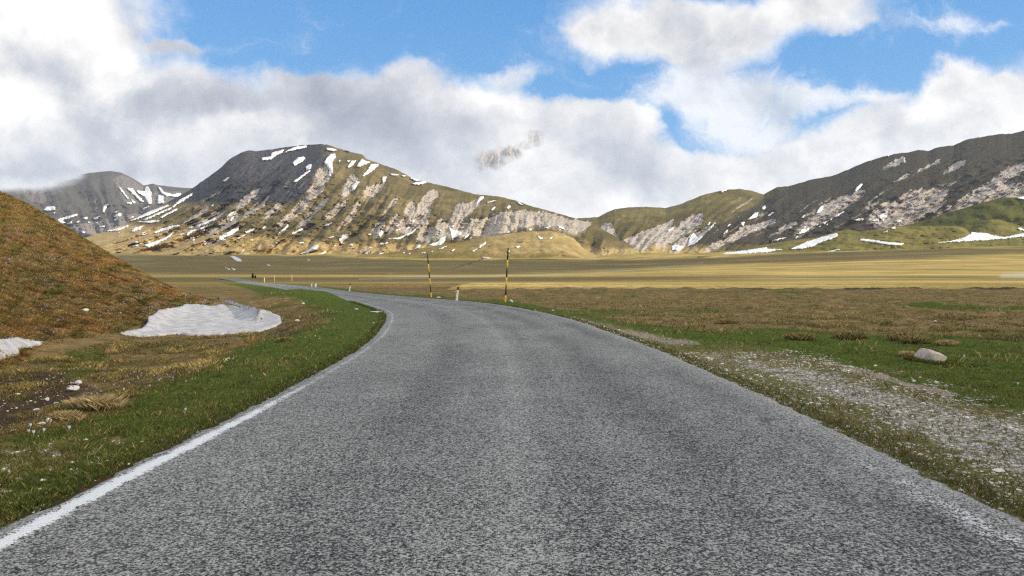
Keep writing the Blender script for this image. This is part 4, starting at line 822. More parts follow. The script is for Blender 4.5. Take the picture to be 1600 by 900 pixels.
# ------------------------------------------------------------------ grass
def blades(name, pts, cols, hgt, wid, lean=0.5, parent=None, comb=None):
    """thin curved leaves, two triangles each"""
    n = len(pts)
    a = RNG.uniform(0, 2 * np.pi, n); d = np.stack([np.cos(a), np.sin(a), 0 * a], -1)
    la = RNG.uniform(0, 2 * np.pi, n); L = np.stack([np.cos(la), np.sin(la), 0 * la], -1) * (RNG.uniform(0.1, 1, n) * lean)[:, None]
    if comb is not None: L = L * .5 + np.array(comb)[None] * RNG.uniform(.3, 1, n)[:, None]
    h = hgt[:, None]; w = wid[:, None]
    up = np.array([0, 0, 1.0])
    v0 = pts - d * w * .5; v1 = pts + d * w * .5; v2 = pts + up * h * .6 + L * h * .35 + d * w * .4; v3 = pts + up * h + L * h
    V = np.stack([v0, v1, v2, v3], 1).reshape(-1, 3); i = np.arange(n)[:, None] * 4
    Fc = np.concatenate([i + [0, 1, 2], i + [0, 2, 3]], 1).reshape(-1, 3)
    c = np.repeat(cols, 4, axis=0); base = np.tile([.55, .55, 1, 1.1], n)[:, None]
    return mesh_obj(name, V, Fc, M_blade, {'tint': np.clip(c * base, 0, 1)}, parent, smooth=False)
def colmix(n, pal, var=.18):
    pal = np.array(pal); i = RNG.integers(0, len(pal), n); j = RNG.integers(0, len(pal), n); t = RNG.uniform(0, 1, n)[:, None]
    return (pal[i] * t + pal[j] * (1 - t)) * RNG.normal(1, var, (n, 1)).clip(.5, 1.6)
PG = [(.042, .068, .010), (.068, .105, .014), (.10, .14, .020), (.14, .17, .030), (.20, .19, .05)]
PB = [(.12, .09, .036), (.22, .165, .062), (.34, .26, .105), (.50, .39, .18), (.18, .155, .05), (.14, .14, .04)]
PS = [(.36, .27, .12), (.48, .37, .18), (.27, .19, .08), (.56, .45, .25)]
def region(n, x0, x1, y0, y1, fn, power=1.0):
    px = RNG.uniform(x0, x1, n); py = y0 + (y1 - y0) * RNG.uniform(0, 1, n) ** power
    keep = RNG.uniform(0, 1, n) < fn(px, py); return px[keep], py[keep]
SNOWM = raster([[(185, 521), (230, 503), (243, 488), (262, 481), (330, 476), (345, 464), (390, 477), (440, 495), (442, 506), (405, 520), (330, 526), (215, 528)]], 1)
def gmask(px, py):
    return samp(GREEN, px + 14 * fbm(px / 30, py / 12, 3, 41), py + 5 * fbm(px / 30, py / 12, 3, 45))
def place(px, py):
    X, Y, Z = hit(px, py); dl, dr = road_lat(X, Y); ok = (np.maximum(dl, dr) > 0.03) & (Y > 2) & (Y < 140)
    hf = SH(px, py); inh = (px < 410) & (py < footh(px)) & (hf[:, 1] < Y + 1.5)
    ok &= samp(SNOWM, px, py) < .4
    return np.stack([X, Y, Z], -1), ok & ~inh, dl, dr
# green turf both sides
px, py = region(520000, -140, 1740, 468, 960, lambda a, b: gmask(a, b) * (1 - .72 * samp(GRAVEL, a, b)) * (1 - .75 * samp(TRACK, a, b)) * (1 - .8 * samp(PALE, a, b)) * (1 - .9 * samp(VERGE_L, a, b) * sm(fbm(a / 34, b / 9, 4, 97), -.02, .28)) * np.clip(.35 + (b - 468) / 160, 0, 1))
p3, ok, dl_, dr_ = place(px, py); p3, px, py, dl_, dr_ = p3[ok], px[ok], py[ok], dl_[ok], dr_[ok]
dist = p3[:, 1]; n = len(p3)
cc = colmix(n, PG); dry = np.clip(sm(fbm(p3[:, 0] * 1.1, p3[:, 1] * 1.1, 4, 81), -.05, .45) * .9 + .30 * (dl_ > -1) * (p3[:, 1] < 14) + .35 * sm(fbm(p3[:, 0] * 4, p3[:, 1] * 4, 3, 82), .1, .5), 0, 1)
dryc = colmix(n, PB); m_ = RNG.uniform(0, 1, n) < dry * .75; cc[m_] = dryc[m_]; cc *= (1 + .45 * fbm(p3[:, 0] * 2.3, p3[:, 1] * 2.3, 4, 84))[:, None]
kt = ~((dr_ > -.2) & (dr_ < 2.8) & (p3[:, 1] < 14) & (RNG.uniform(0, 1, n) < .45)); p3, px, py, dl_, dr_, dist, cc = p3[kt], px[kt], py[kt], dl_[kt], dr_[kt], dist[kt], cc[kt]; n = len(p3)
gz = np.maximum(samp(GRAVEL, px, py), .55 * (dr_ < 2.2) * (dr_ > -1) * (p3[:, 1] < 14)) > RNG.uniform(.1, .7, n); gzc = colmix(n, [(.12, .115, .03), (.18, .15, .05), (.22, .16, .09), (.09, .08, .03)]); cc[gz] = gzc[gz]
tall = 1 + 1.3 * sm(fbm(p3[:, 0] * 2.7, p3[:, 1] * 2.7, 3, 88), .1, .55) + 1.2 * (RNG.uniform(0, 1, n) < .03)
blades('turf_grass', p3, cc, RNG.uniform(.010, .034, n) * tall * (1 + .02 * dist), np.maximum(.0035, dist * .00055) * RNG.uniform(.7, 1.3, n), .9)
turf = bpy.data.objects['turf_grass']; tag(turf, 'short green turf on both verges of the road', 'grass', kind='stuff')
ne = 16000; ey = 3.3 * np.exp(RNG.uniform(0, 1, ne) * 2.4); side = RNG.uniform(0, 1, ne) < .6; eo = RNG.uniform(-.03, .22, ne) + .04 * fbm(ey * 2, side * 5., 3, 90)
ex = np.where(side, np.interp(ey, qL[:, 1], qL[:, 0]) - eo, np.interp(ey, qR[:, 1], qR[:, 0]) + eo); P_ = np.stack([ex, ey, np.maximum(H(ex, ey), -.025)], -1)
ecol = colmix(ne, PG[:4]); bc = colmix(ne, PB); mb = RNG.uniform(0, 1, ne) < np.where(side, .25, .5); ecol[mb] = bc[mb]
eb = blades('edge_grass', P_, ecol * .85, RNG.uniform(.015, .05, ne) * (1 + .03 * ey), np.maximum(.004, ey * .0007), 1.0); tag(eb, 'ragged grass fringe growing over both edges of the asphalt', 'grass', kind='stuff')
# brown field
def bmask(a, b): return (1 - gmask(a, b) * .93) * np.clip(.25 + (b - 452) / 60, 0, 1) * (1 - samp(SOIL, a, b) * .55) * (1 - samp(PALE, a, b)) * (1 - samp(GRAVEL, a, b)) * (1 - samp(TRACK, a, b))
px, py = region(420000, -140, 1740, 447, 720, bmask, 1.25)
pxr, pyr = region(110000, -140, 500, 492, 690, lambda a, b: (1 - gmask(a, b) * .97) * (1 - samp(SOIL, a, b) * .6)); px = np.r_[px, pxr]; py = np.r_[py, pyr]
p3, ok, dl_, dr_ = place(px, py)
cl = fbm(p3[:, 0] * .9, p3[:, 1] * .55, 3, 83); ok &= (RNG.uniform(0, 1, len(px)) < .25 + 1.2 * sm(cl, -.15, .45)) & (np.maximum(dl_, dr_) > .5)
p3, cl = p3[ok], cl[ok]; dist = p3[:, 1]; n = len(p3)
cc = colmix(n, PB + PS[:1]); gg = colmix(n, PG); m_ = RNG.uniform(0, 1, n) < .26 * (1 - sm(cl, -.1, .4)) + .05; cc[m_] = gg[m_]
rust = (p3[:, 0] < -3) & (p3[:, 1] < 26); cc[rust] = cc[rust] * [1.0, .95, .86]
hum = sm(cl, .0, .45); cc = cc * (.60 + .85 * hum)[:, None]; cc *= (1 + .5 * fbm(p3[:, 0] * .16, p3[:, 1] * .3, 3, 86))[:, None]
hh = RNG.uniform(.04, .12, n) * (.5 + .8 * sm(cl, -.1, .5)) * np.interp(dist, [5, 12, 60], [.7, 1, 1])
hh = hh * np.interp(dist, [5, 9, 14], [.3, .55, 1])
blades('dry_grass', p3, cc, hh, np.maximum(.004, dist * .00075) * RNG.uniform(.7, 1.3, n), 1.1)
tag(bpy.data.objects['dry_grass'], 'brown dry grass of the field and beside the ditch', 'grass', kind='stuff')
# hill grass
n = 380000; px = RNG.uniform(-150, 408, n); tt = RNG.uniform(0, 1, n); py = footh(px) + (skyh(px) - footh(px)) * tt * .995
p3 = SH(px, py); keep = RNG.uniform(0, 1, n) < np.clip((p3[:, 1] / 30) ** .4, 0, 1); p3, px, py, tt = p3[keep], px[keep], py[keep], tt[keep]; n = len(p3)
cl = fbm((px - 1.3 * py) / 60, (px * .55 + py) / 16, 4, 712); cl2 = fbm(px / 18, py / 8, 4, 715)
keep = (RNG.uniform(0, 1, n) < 1 - .6 * sm(cl2, .12, .45)) & (samp(SNOWM, px, py) < .3); p3, cl, tt = p3[keep], cl[keep], tt[keep]; n = len(p3)
cx3 = fbm(p3[:, 0] * .45 + 3, p3[:, 1] * .45, 4, 722); cx4 = fbm(p3[:, 0] * 1.5 + 3, p3[:, 1] * 1.5 + p3[:, 2], 4, 723)
cc = colmix(n, [(.22, .145, .06), (.32, .21, .09), (.42, .30, .14), (.14, .10, .04), (.30, .25, .09), (.30, .20, .09)]); gg = colmix(n, [(.11, .115, .028), (.17, .155, .04), (.07, .08, .02), (.22, .19, .06)])
m_ = RNG.uniform(0, 1, n) < .04 + .62 * sm(cl, -.05, .35); cc[m_] = gg[m_]
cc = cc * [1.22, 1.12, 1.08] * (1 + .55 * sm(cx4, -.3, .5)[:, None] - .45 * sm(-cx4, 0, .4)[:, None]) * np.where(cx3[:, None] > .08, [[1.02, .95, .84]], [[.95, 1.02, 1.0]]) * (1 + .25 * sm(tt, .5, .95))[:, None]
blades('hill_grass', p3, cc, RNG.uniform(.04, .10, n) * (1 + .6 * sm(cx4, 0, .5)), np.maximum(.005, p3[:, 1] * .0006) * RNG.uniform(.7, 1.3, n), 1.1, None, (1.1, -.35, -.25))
tag(bpy.data.objects['hill_grass'], 'coarse brown and olive grass covering the steep left hill', 'grass', kind='stuff')

# tiny crocus flowers scattered over hill and hollow (too many to count)
def specks(name, p3, cols, r):
    n = len(p3); k6 = np.array([(1, 0, 0), (-.5, .87, 0), (-.5, -.87, 0), (0, 0, 1.6), (0, 0, -1.2)])
    V = (p3[:, None, :] + k6[None] * r[:, None, None]).reshape(-1, 3); i = np.arange(n)[:, None] * 5
    Fc = np.concatenate([i + q for q in ([0, 1, 3], [1, 2, 3], [2, 0, 3], [1, 0, 4], [2, 1, 4], [0, 2, 4])], 1).reshape(-1, 3)
    return mesh_obj(name, V, Fc, M_blade, {'tint': np.repeat(cols, 5, axis=0)}, None, smooth=False)
n = 9000; px = RNG.uniform(-150, 400, n); tt = RNG.uniform(0.02, .9, n); py = footh(px) + (skyh(px) - footh(px)) * tt
bandc = sm(fbm(px / 50, (py + .35 * px) / 18, 4, 91), .12, .42); kp = RNG.uniform(0, 1, n) < .05 + .75 * bandc
fp = SH(px, py)[kp]; 
px2, py2 = region(1500, 60, 420, 522, 620, lambda a, b: (.04 + .5 * sm(fbm(a / 25, b / 9, 3, 93), .1, .4)) * (1 - gmask(a, b) * .8))
q3, ok, _, _ = place(px2, py2); fp = np.r_[fp, q3[ok]]; fp[:, 2] += RNG.uniform(.04, .11, len(fp))
specks('crocus_flowers', fp, colmix(len(fp), [(.42, .33, .55), (.55, .48, .66), (.62, .60, .70), (.36, .28, .46)], .1), RNG.uniform(.011, .022, len(fp)) * np.maximum(.8, fp[:, 1] / 26))
tag(bpy.data.objects['crocus_flowers'], 'tiny lilac and white flowers scattered over the left hill', 'flowers', kind='stuff')

# ------------------------------------------------------------------ loose stones
def ico(sub=1):
    import bmesh
    bm = bmesh.new(); bmesh.ops.create_icosphere(bm, subdivisions=sub, radius=1); V = np.array([v.co[:] for v in bm.verts]); Fc = np.array([[v.index for v in f_.verts] for f_ in bm.faces]); bm.free(); return V, Fc
IV, IF = ico(1); IV3, IF3 = ico(4)
def gravel_cloud(name, p3, size, cols):
    n = len(p3); m = len(IV); a = RNG.uniform(0, 2 * np.pi, n); sx = RNG.uniform(.7, 1.5, n) * size; sy = RNG.uniform(.6, 1.1, n) * size; sz = RNG.uniform(.35, .7, n) * size
    J = IV[None] * RNG.uniform(.72, 1.15, (n, m, 1)); x = J[..., 0] * sx[:, None]; y = J[..., 1] * sy[:, None]
    V = np.stack([x * np.cos(a)[:, None] - y * np.sin(a)[:, None], x * np.sin(a)[:, None] + y * np.cos(a)[:, None], J[..., 2] * sz[:, None]], -1) + p3[:, None, :]
    Fc = (IF[None] + (np.arange(n) * m)[:, None, None]).reshape(-1, 3)
    return mesh_obj(name, V.reshape(-1, 3), Fc, M_blade_opaque, {'tint': np.repeat(cols, m, axis=0)}, None, smooth=False)
M_blade_opaque, kk_ = new_mat('stone_chips'); kk_.l.new(kk_.attr('tint'), kk_.b.inputs['Base Color'])
def gr_w(a, b):
    g = samp(GRAVEL, a, b); nzz = fbm(a / 26, b / 9, 4, 95); return g * (.20 + .80 * sm(nzz, -.05, .40)) + .75 * samp(PALE, a, b) * (b > 515)
px, py = region(52000, 930, 1740, 505, 880, gr_w, 1.0)
p3, ok, _, dr_ = place(px, py); p3 = p3[ok & (dr_ > .12)]
ey = 3.5 * np.exp(RNG.uniform(0, 1, 9000) * 2.1); side = RNG.uniform(0, 1, 9000) < .45; ek = (RNG.uniform(0, 1, 9000) < np.where(side, .10, .5)) & (fbm(ey * .9, side * 7., 3, 99) > -.1); ey = ey[ek]; side = side[ek]; ne = len(ey); ex = np.where(side, np.interp(ey, qL[:, 1], qL[:, 0]) - np.abs(RNG.normal(.05, .14, ne)), np.interp(ey, qR[:, 1], qR[:, 0]) + np.abs(RNG.normal(.05, .20, ne)))
p3 = np.r_[p3, np.stack([ex, ey, np.maximum(H(ex, ey), -.01)], -1)]
nv_ = 11000; vy = RNG.uniform(4, 13.5, nv_); vo = RNG.uniform(.15, 2.8, nv_); vx = np.interp(vy, qR[:, 1], qR[:, 0]) + vo; kv = RNG.uniform(0, 1, nv_) < .15 + .85 * sm(fbm(vx * 1.6, vy * 1.6, 4, 101), -.1, .4); vx, vy = vx[kv], vy[kv]
p3 = np.r_[p3, np.stack([vx, vy, H(vx, vy) + .004], -1)]; n = len(p3)
gravel_cloud('gravel', p3, RNG.gamma(2.2, .0045, n).clip(.005, .045) * (.6 + .045 * p3[:, 1]), colmix(n, [(.60, .58, .52), (.46, .42, .36), (.30, .27, .23), (.66, .66, .62), (.38, .33, .27)], .12))
tag(bpy.data.objects['gravel'], 'pale limestone gravel pressed into the right verge', 'gravel', kind='stuff')
px, py = region(16000, -120, 420, 590, 940, lambda a, b: samp(VERGE_L, a, b) * (.03 + .8 * sm(fbm(a / 34, b / 9, 4, 97), .02, .3)) + .5 * samp(SOIL, a, b), 1.0)
px2, py2 = region(500, 400, 500, 490, 530, lambda a, b: .5 + 0 * a); px, py = np.r_[px, px2], np.r_[py, py2]
p3, ok, dl_, _ = place(px, py); p3 = p3[ok & (dl_ > .25)]; n = len(p3)
gravel_cloud('pebbles', p3, RNG.gamma(2, .004, n).clip(.004, .03) * (.7 + .03 * p3[:, 1]), colmix(n, [(.62, .58, .50), (.48, .42, .35), (.35, .29, .23), (.7, .68, .62)], .12))
tag(bpy.data.objects['pebbles'], 'small pale pebbles in the left verge and ditch', 'gravel', kind='stuff')

def rock(name, px, py, wpx, hpx, label, cat, mat, seed, shape=None, depth=.8, facets=5, sink=.12):
    X, Y, Z = [float(q) for q in hit(np.array([px]), np.array([py]))]
    w = wpx / F * Y; h = hpx / F * Y
    r_ = np.random.default_rng(seed)
    V = IV3.copy()
    for _ in range(facets + 9):                                   # cut flat faces
        nn = r_.normal(size=3); nn /= np.linalg.norm(nn); dd = r_.uniform(.62, .9); s = V @ nn; V = V - np.outer(np.maximum(s - dd, 0), nn) * .92
    V *= 1 + .09 * fbm(V[:, 0] * 2.4 + seed, V[:, 1] * 2.4 + V[:, 2] * 2.1, 5, seed, .62)[:, None]
    V /= np.abs(V).max(0)
    V[:, 2] = V[:, 2] * .5 + .5
    if shape is not None: V = shape(V)
    V = V * [w / 2, w / 2 * depth, h * (1 + sink)]; V[:, 2] -= h * sink
    o = mesh_obj(name, V, IF3, mat, None, None); o.location = (X, Y + w * depth * .3, Z)
    tag(o, label, cat); return o
def boulder_shape(V):
    # tall left part, lower tapering right shoulder, slanting left flank
    W = V.copy(); W[:, 2] = W[:, 2] * 2 - 1; W = np.sign(W) * np.abs(W) ** .62; x = W[:, 0] / np.abs(W[:, 0]).max(); z = (W[:, 2] + 1) / 2
    prof = np.interp(x, [-1, -.85, -.7, -.5, -.2, .1, .35, .6, .8, .93, 1], [.10, .42, .74, 1.0, .99, .86, .84, .74, .68, .50, .30])
    V = np.stack([x, W[:, 1], z * prof + .03 * fbm(x * 3, W[:, 1] * 3, 3, 5)], -1)
    return V
rock('boulder', 1460, 568, 49, 23, 'pale speckled limestone boulder lying in green grass right of the road', 'boulder', M_rock, 12, boulder_shape, .7, 7)
bx_, by_, bz_ = [float(q) for q in hit(np.array([1460.]), np.array([568.]))]
nb_ = 1500; an = RNG.uniform(0, 6.28, nb_); rr_ = RNG.uniform(.85, 1.35, nb_); P_ = np.stack([bx_ + .30 * rr_ * np.cos(an), by_ + .12 + .24 * rr_ * np.sin(an), 0 * an], -1); P_[:, 2] = H(P_[:, 0], P_[:, 1]) - .005
blades('turf_collar', P_, colmix(nb_, PG), RNG.uniform(.03, .09, nb_), np.full(nb_, .009), .9); tag(bpy.data.objects['turf_collar'], 'longer green grass growing round the foot of the boulder', 'grass', kind='stuff')
for (x, y, w, h, lab, sd) in [(112, 612, 19, 9, 'flat pale grey stone in dark soil, the larger of a pair left of the road', 21), (121, 601, 11, 7, 'small white stone just behind the flat grey stone', 22), (73, 627, 7, 6, 'rounded white stone in dark soil, left one of two', 23),
                              (86, 629, 8, 5, 'small white wedge stone in dark soil, right one of two', 24), (56, 643, 12, 4.5, 'low flat white stone lying nearest the dark ditch rim', 25), (75, 662, 10, 9, 'round bluish white stone beside straw grass on the verge', 26),
                              (63, 665, 16, 5, 'long low grey stone leaning towards the round bluish one', 27), (132, 689, 9, 3.5, 'thin cream stone chip in green turf left of the road', 28), (26, 618, 9, 4, 'white stone in rusty grass near the left edge', 29),
                              (799, 473, 6, 5, 'round white stone beside the right striped snow pole', 30), (1462, 504, 8, 3.5, 'lone white stone far out in the brown field', 31), (864, 486, 4, 2, 'tiny white stone on the green strip right of the bend', 32),
                              (133, 490, 10, 5, 'white stone on the lower slope of the brown hill', 33), (464, 503, 8, 4, 'white stone at the right end of the large snow patch', 34), (473, 475, 5, 4, 'small white stone on the grassy bank left of the bend', 35),
                              (685, 466, 8, 2.5, 'flat white stone in the grass between snow pole and delineator', 36), (1564, 738, 22, 4, 'flat white slab in the gravel verge, right edge of the photo', 37), (1327, 669, 8, 4, 'pale stone on the verge beside the asphalt edge', 38),
                              (586, 489, 22, 2.5, 'pale flat slab in the turf on the inside of the bend', 39), (556, 484, 8, 2, 'small pale slab left of the longer one inside the bend', 40)]:
    o = rock('stone', x, y, w, h, lab, 'stone', M_stone, sd, None, .8, 4)
    if lab.startswith('white stone on the lower slope'):
        o.location = Vector([float(q) for q in SH(np.array([133.]), np.array([488.]))[0]])

# ------------------------------------------------------------------ straw tussocks, one by one
TS = [(150, 640, 74, 22, 'long tussock of bleached straw grass on the verge edge', 51), (104, 655, 50, 13, 'low combed straw tussock beside the round bluish stone', 52), (1432, 538, 40, 14, 'tan tussock left behind the boulder', 53), (1480, 540, 30, 9, 'small tan tussock right behind the boulder', 54),
      (1410, 530, 44, 12, 'wide tan tussock in the field above the boulder', 55), (1330, 528, 50, 12, 'wide brown tussock left of the boulder, farther out', 56), (1250, 532, 46, 12, 'pale brown tussock at the green edge of the field', 57), (1418, 556, 22, 8, 'small straw tuft close left of the boulder', 58),
      (443, 533, 26, 7, 'rusty dry tuft alone in green turf below the snow patch', 59), (1135, 505, 34, 7, 'faded brown tussock at the middle of the field edge', 60)]
for (x, y, w, h, lab, sd) in TS:
    X, Y, Z = [float(q) for q in hit(np.array([x * 1.]), np.array([y * 1.]))]
    W = w / F * Y; Hh = h / F * Y; nb_ = 1500 if w > 45 else 800
    q = RNG.normal(0, .22, (nb_, 2)); q /= np.maximum(1, np.hypot(q[:, 0], q[:, 1]) / .5)[:, None]; P_ = np.stack([X + q[:, 0] * W, Y + q[:, 1] * W * .6, 0 * q[:, 0]], -1); P_[:, 2] = H(P_[:, 0], P_[:, 1]) - .005
    r2 = (q ** 2).sum(1)
    b_ = blades('dry_grass_tussock', P_ - np.array([X, Y, Z]), colmix(nb_, PS if sd in (51, 52, 54, 58) else PB + PS[:1]), Hh * (1.0 - 1.3 * r2).clip(.3, 1) * RNG.uniform(.6, 1.15, nb_), np.full(nb_, max(.004, Y * .0007)), 1.2)
    b_.location = (X, Y, Z); tag(b_, lab, 'grass tussock')

# ------------------------------------------------------------------ crocuses near the road
M_petal = flat_material('crocus_petal', (0.62, 0.62, 0.78), .6, 40, .1); M_petal2 = flat_material('crocus_petal_lilac', (0.38, 0.28, 0.55), .6, 40, .1)
M_stem = flat_material('crocus_stem', (0.30, 0.36, 0.18), .6, 40, .1)
def empty(name, loc, label, cat, group=None):
    o = bpy.data.objects.new(name, None); C.objects.link(o); o.location = loc; o.empty_display_size = .1; tag(o, label, cat, group); return o
def petal_mesh():
    V = []; Fc = []
    for s in (0, 1, 2, 3, 4):
        t = s / 4; w_ = [.30, .75, 1, .7, .05][s]; out = .012 * math.sin(t * 2.2) + .002; z = .045 * t
        for j in (-1, 0, 1): V.append((out * (1 if j else 1.12), j * .009 * w_, z))
    for s in range(4):
        for j in range(2): a_ = s * 3 + j; Fc.append((a_, a_ + 1, a_ + 4, a_ + 3))
    return V, Fc
pv, pf = petal_mesh()
pm = mesh_obj('petal', np.array(pv), pf, M_petal).data; pm2 = mesh_obj('petal', np.array(pv), pf, M_petal2).data
def tube(r0, r1, h, n_=8, seg=1):
    V = [((r0 + (r1 - r0) * s / seg) * math.cos(2 * math.pi * i / n_), (r0 + (r1 - r0) * s / seg) * math.sin(2 * math.pi * i / n_), h * s / seg) for s in range(seg + 1) for i in range(n_)]
    Fc = [(s * n_ + i, s * n_ + (i + 1) % n_, (s + 1) * n_ + (i + 1) % n_, (s + 1) * n_ + i) for s in range(seg) for i in range(n_)]
    Fc += [tuple(range(seg * n_, seg * n_ + n_)), tuple(reversed(range(n_)))]
    return np.array(V), Fc
sv, sf = tube(.004, .003, .04, 6)
stm = mesh_obj('stem', sv, sf, M_stem).data
for o in [o for o in C.objects if o.name.startswith(('petal', 'stem'))]: bpy.data.objects.remove(o)
for (x, y, lil, lab, grp) in [(48, 671, 0, 'white crocus nearest to the round bluish stone', 1), (45, 680, 0, 'white crocus in the front trio, left one', 1), (53, 683, 0, 'white crocus in the front trio, right one', 1), (68, 679, 0, 'single pale crocus right of the front trio', 1),
                              (107, 676, 0, 'tall white crocus alone in turf right of the group', 1), (290, 646, 0, 'lone white crocus on the turf near the asphalt', 1), (257, 579, 0, 'tall white crocus among rusty grass left of the turf', 1), (270, 596, 1, 'small lilac crocus at the edge of the rusty grass', 1),
                              (130, 625, 1, 'lilac crocus behind the straw tussock, left one', 1), (143, 622, 1, 'lilac crocus behind the straw tussock, middle one', 1), (152, 621, 1, 'lilac crocus behind the straw tussock, right one', 1), (193, 613, 0, 'pale crocus right of the straw tussock', 1), (296, 580, 0, 'small pale crocus in green turf below the snow patch', 1),
                              (1591, 605, 0, 'white crocus in turf at the right edge of the photo', 1), (1507, 562, 0, 'pale blue crocus in turf right of the boulder', 1)]:
    X, Y, Z = [float(q) for q in hit(np.array([x * 1.]), np.array([y * 1.]))]
    e = empty('crocus', (X, Y, Z), lab, 'flower', 'crocuses in the turf'); sc_ = max(.8, 8 / F * Y / .085) * random.uniform(.9, 1.1); e.scale = (sc_,) * 3; e.rotation_euler = (random.uniform(-.12, .12), random.uniform(-.12, .12), random.uniform(0, 6))
    s_ = bpy.data.objects.new('stem', stm); C.objects.link(s_); s_.parent = e
    for i in range(6):
        p_ = bpy.data.objects.new('petal', pm2 if lil else pm); C.objects.link(p_); p_.parent = e; p_.location = (0, 0, .038); p_.rotation_euler = (0, 0, i * math.pi / 3)

# ------------------------------------------------------------------ snow poles and delineators
M_yel = flat_material('yellow_paint', (0.80, 0.50, 0.04), .5, 60, .25, .4); M_blk = flat_material('black_paint', (0.022, 0.020, 0.02), .5, 60, .2, .4)
M_wht = flat_material('white_plastic', (0.72, 0.72, 0.70), .5, 50, .3, .4); M_red = flat_material('dark_red_plastic', (0.20, 0.012, 0.01), .45, 50, .3, .4); M_refl = flat_material('reflector', (0.7, 0.68, 0.62), .3, 50, .1, .5)
def snow_pole(bx, by, tx, ty, bands, rad, label):
    X, Y, Z = [float(q) for q in hit(np.array([bx * 1.]), np.array([by * 1.]))]; Z -= .03
    hgt = (by - ty) / F * Y + .03; e = empty('snow_pole', (X, Y, Z), label, 'pole', 'striped snow poles by the bend')
    e.rotation_euler = (0, math.atan2((tx - bx) / F * Y, hgt), 0)
    z = 0
    for i, (fr, colr) in enumerate(bands):
        hh_ = hgt * fr; r_ = rad * (1 if i % 2 == 0 else .985)
        v_, f_ = tube(r_, r_, hh_ - .001, 14, 3); b_ = mesh_obj('yellow_band' if colr else 'black_band', v_ + [0, 0, z], f_, M_yel if colr else M_blk, None, e); z += hh_
    v_, f_ = tube(rad * 1.06, rad * .5, .03, 14); mesh_obj('cap', v_ + [0, 0, z - .0], f_, M_blk, None, e)
    for zz in (hgt * .16, hgt * .165):
        pass
    v_, f_ = tube(rad * 1.5, rad * 1.25, .10, 14); mesh_obj('ground_socket', v_ + [0, 0, -.02], f_, M_blk, None, e)
snow_pole(789.3, 474, 794, 388.5, [(.155, 1), (.165, 0), (.16, 1), (.165, 0), (.155, 1), (.20, 0)], .040, 'striped yellow and black snow pole, nearer and thicker, beside a round white stone')
snow_pole(674, 466, 668, 397.5, [(.14, 1), (.17, 0), (.155, 1), (.14, 0), (.185, 1), (.21, 0)], .036, 'striped yellow and black snow pole leaning left, left of the red-topped marker')
def prism(pts, d):
    n_ = len(pts); V = [(x, -d / 2, z) for x, z in pts] + [(x, d / 2, z) for x, z in pts]
    return np.array(V), [tuple(range(n_)), tuple(range(2 * n_ - 1, n_ - 1, -1))] + [(i, i + n_, (i + 1) % n_ + n_, (i + 1) % n_) for i in range(n_)]
def delineator(bx, by, tx, ty, label, capmat, w, capfr=.25):
    X, Y, Z = [float(q) for q in hit(np.array([bx * 1.]), np.array([by * 1.]))]; Z -= .02
    h = (by - ty) / F * Y + .02; e = empty('road_delineator', (X, Y, Z), label, 'marker post', 'marker posts along the road'); e.rotation_euler = (0, math.atan2((tx - bx) / F * Y, h), .1)
    def oct_(w_, d_, z0, z1, slant=0):
        a = [(-.5, -.25), (-.28, -.5), (.28, -.5), (.5, -.25), (.5, .25), (.28, .5), (-.28, .5), (-.5, .25)]
        V = [(x * w_, y * d_, z0) for x, y in a] + [(x * w_, y * d_, z1 + slant * (x * w_)) for x, y in a]
        return np.array(V), [tuple(reversed(range(8))), tuple(range(8, 16))] + [(i, (i + 1) % 8, (i + 1) % 8 + 8, i + 8) for i in range(8)]
    v_, f_ = oct_(w, w * .7, 0, h * (1 - capfr)); mesh_obj('body', v_, f_, M_wht, None, e, smooth=False)
    v_, f_ = oct_(w * 1.06, w * .75, h * (1 - capfr) + .001, h * .97, .35); mesh_obj('top_band', v_, f_, capmat, None, e, smooth=False)
    v_, f_ = oct_(w * .5, .012, 0, h * .09); mesh_obj('reflector', v_ + [0, -w * .37 - .007, h * .60], f_, M_refl, None, e, smooth=False)
    v_, f_ = oct_(w * 1.25, w * .95, -.02, h * .10); mesh_obj('foot', v_, f_, M_wht, None, e, smooth=False)
    return e, h
e, h = delineator(713.4, 469.5, 716, 447.5, 'leaning white roadside marker with a dark red top, between the two snow poles', M_red, .115)
v_, f_ = prism([(0, 0), (.09, .0), (.09, .05), (0, .04)], .02); mesh_obj('side_bracket', v_ + [-.16, 0, h * .60], f_, M_wht, None, e, smooth=False)
delineator(546, 454.5, 547, 443, 'upright white roadside marker with a black top, on the far left bend', M_blk, .10)
delineator(493, 448, 493, 443, 'short squat white marker at the far left bend, paler and wider', M_wht, .16, .1)
e = delineator(487, 447.6, 487, 443, 'short white marker directly left of the squat one', M_wht, .10, .1)
def small_pole(bx, by, ty, w, label, mat):
    X, Y, Z = [float(q) for q in hit(np.array([bx * 1.]), np.array([by * 1.]))]; h = (by - ty) / F * Y
    e = empty('marker_pole', (X, Y, Z), label, 'pole', 'distant poles by the far road'); v_, f_ = tube(w, w, h * .75, 8); mesh_obj('shaft', v_, f_, mat, None, e); v_, f_ = tube(w * 1.02, w * .8, h * .25, 8); mesh_obj('tip', v_ + [0, 0, h * .75], f_, M_wht, None, e)
small_pole(413, 443, 434, .07, 'short yellow pole beside the far stretch of road', M_yel)
small_pole(456, 442, 429, .035, 'thin pale pole standing right of the yellow one, far away', M_yel)
small_pole(429, 443, 430, .03, 'thin faint pole between the yellow and the pale pole', M_yel)
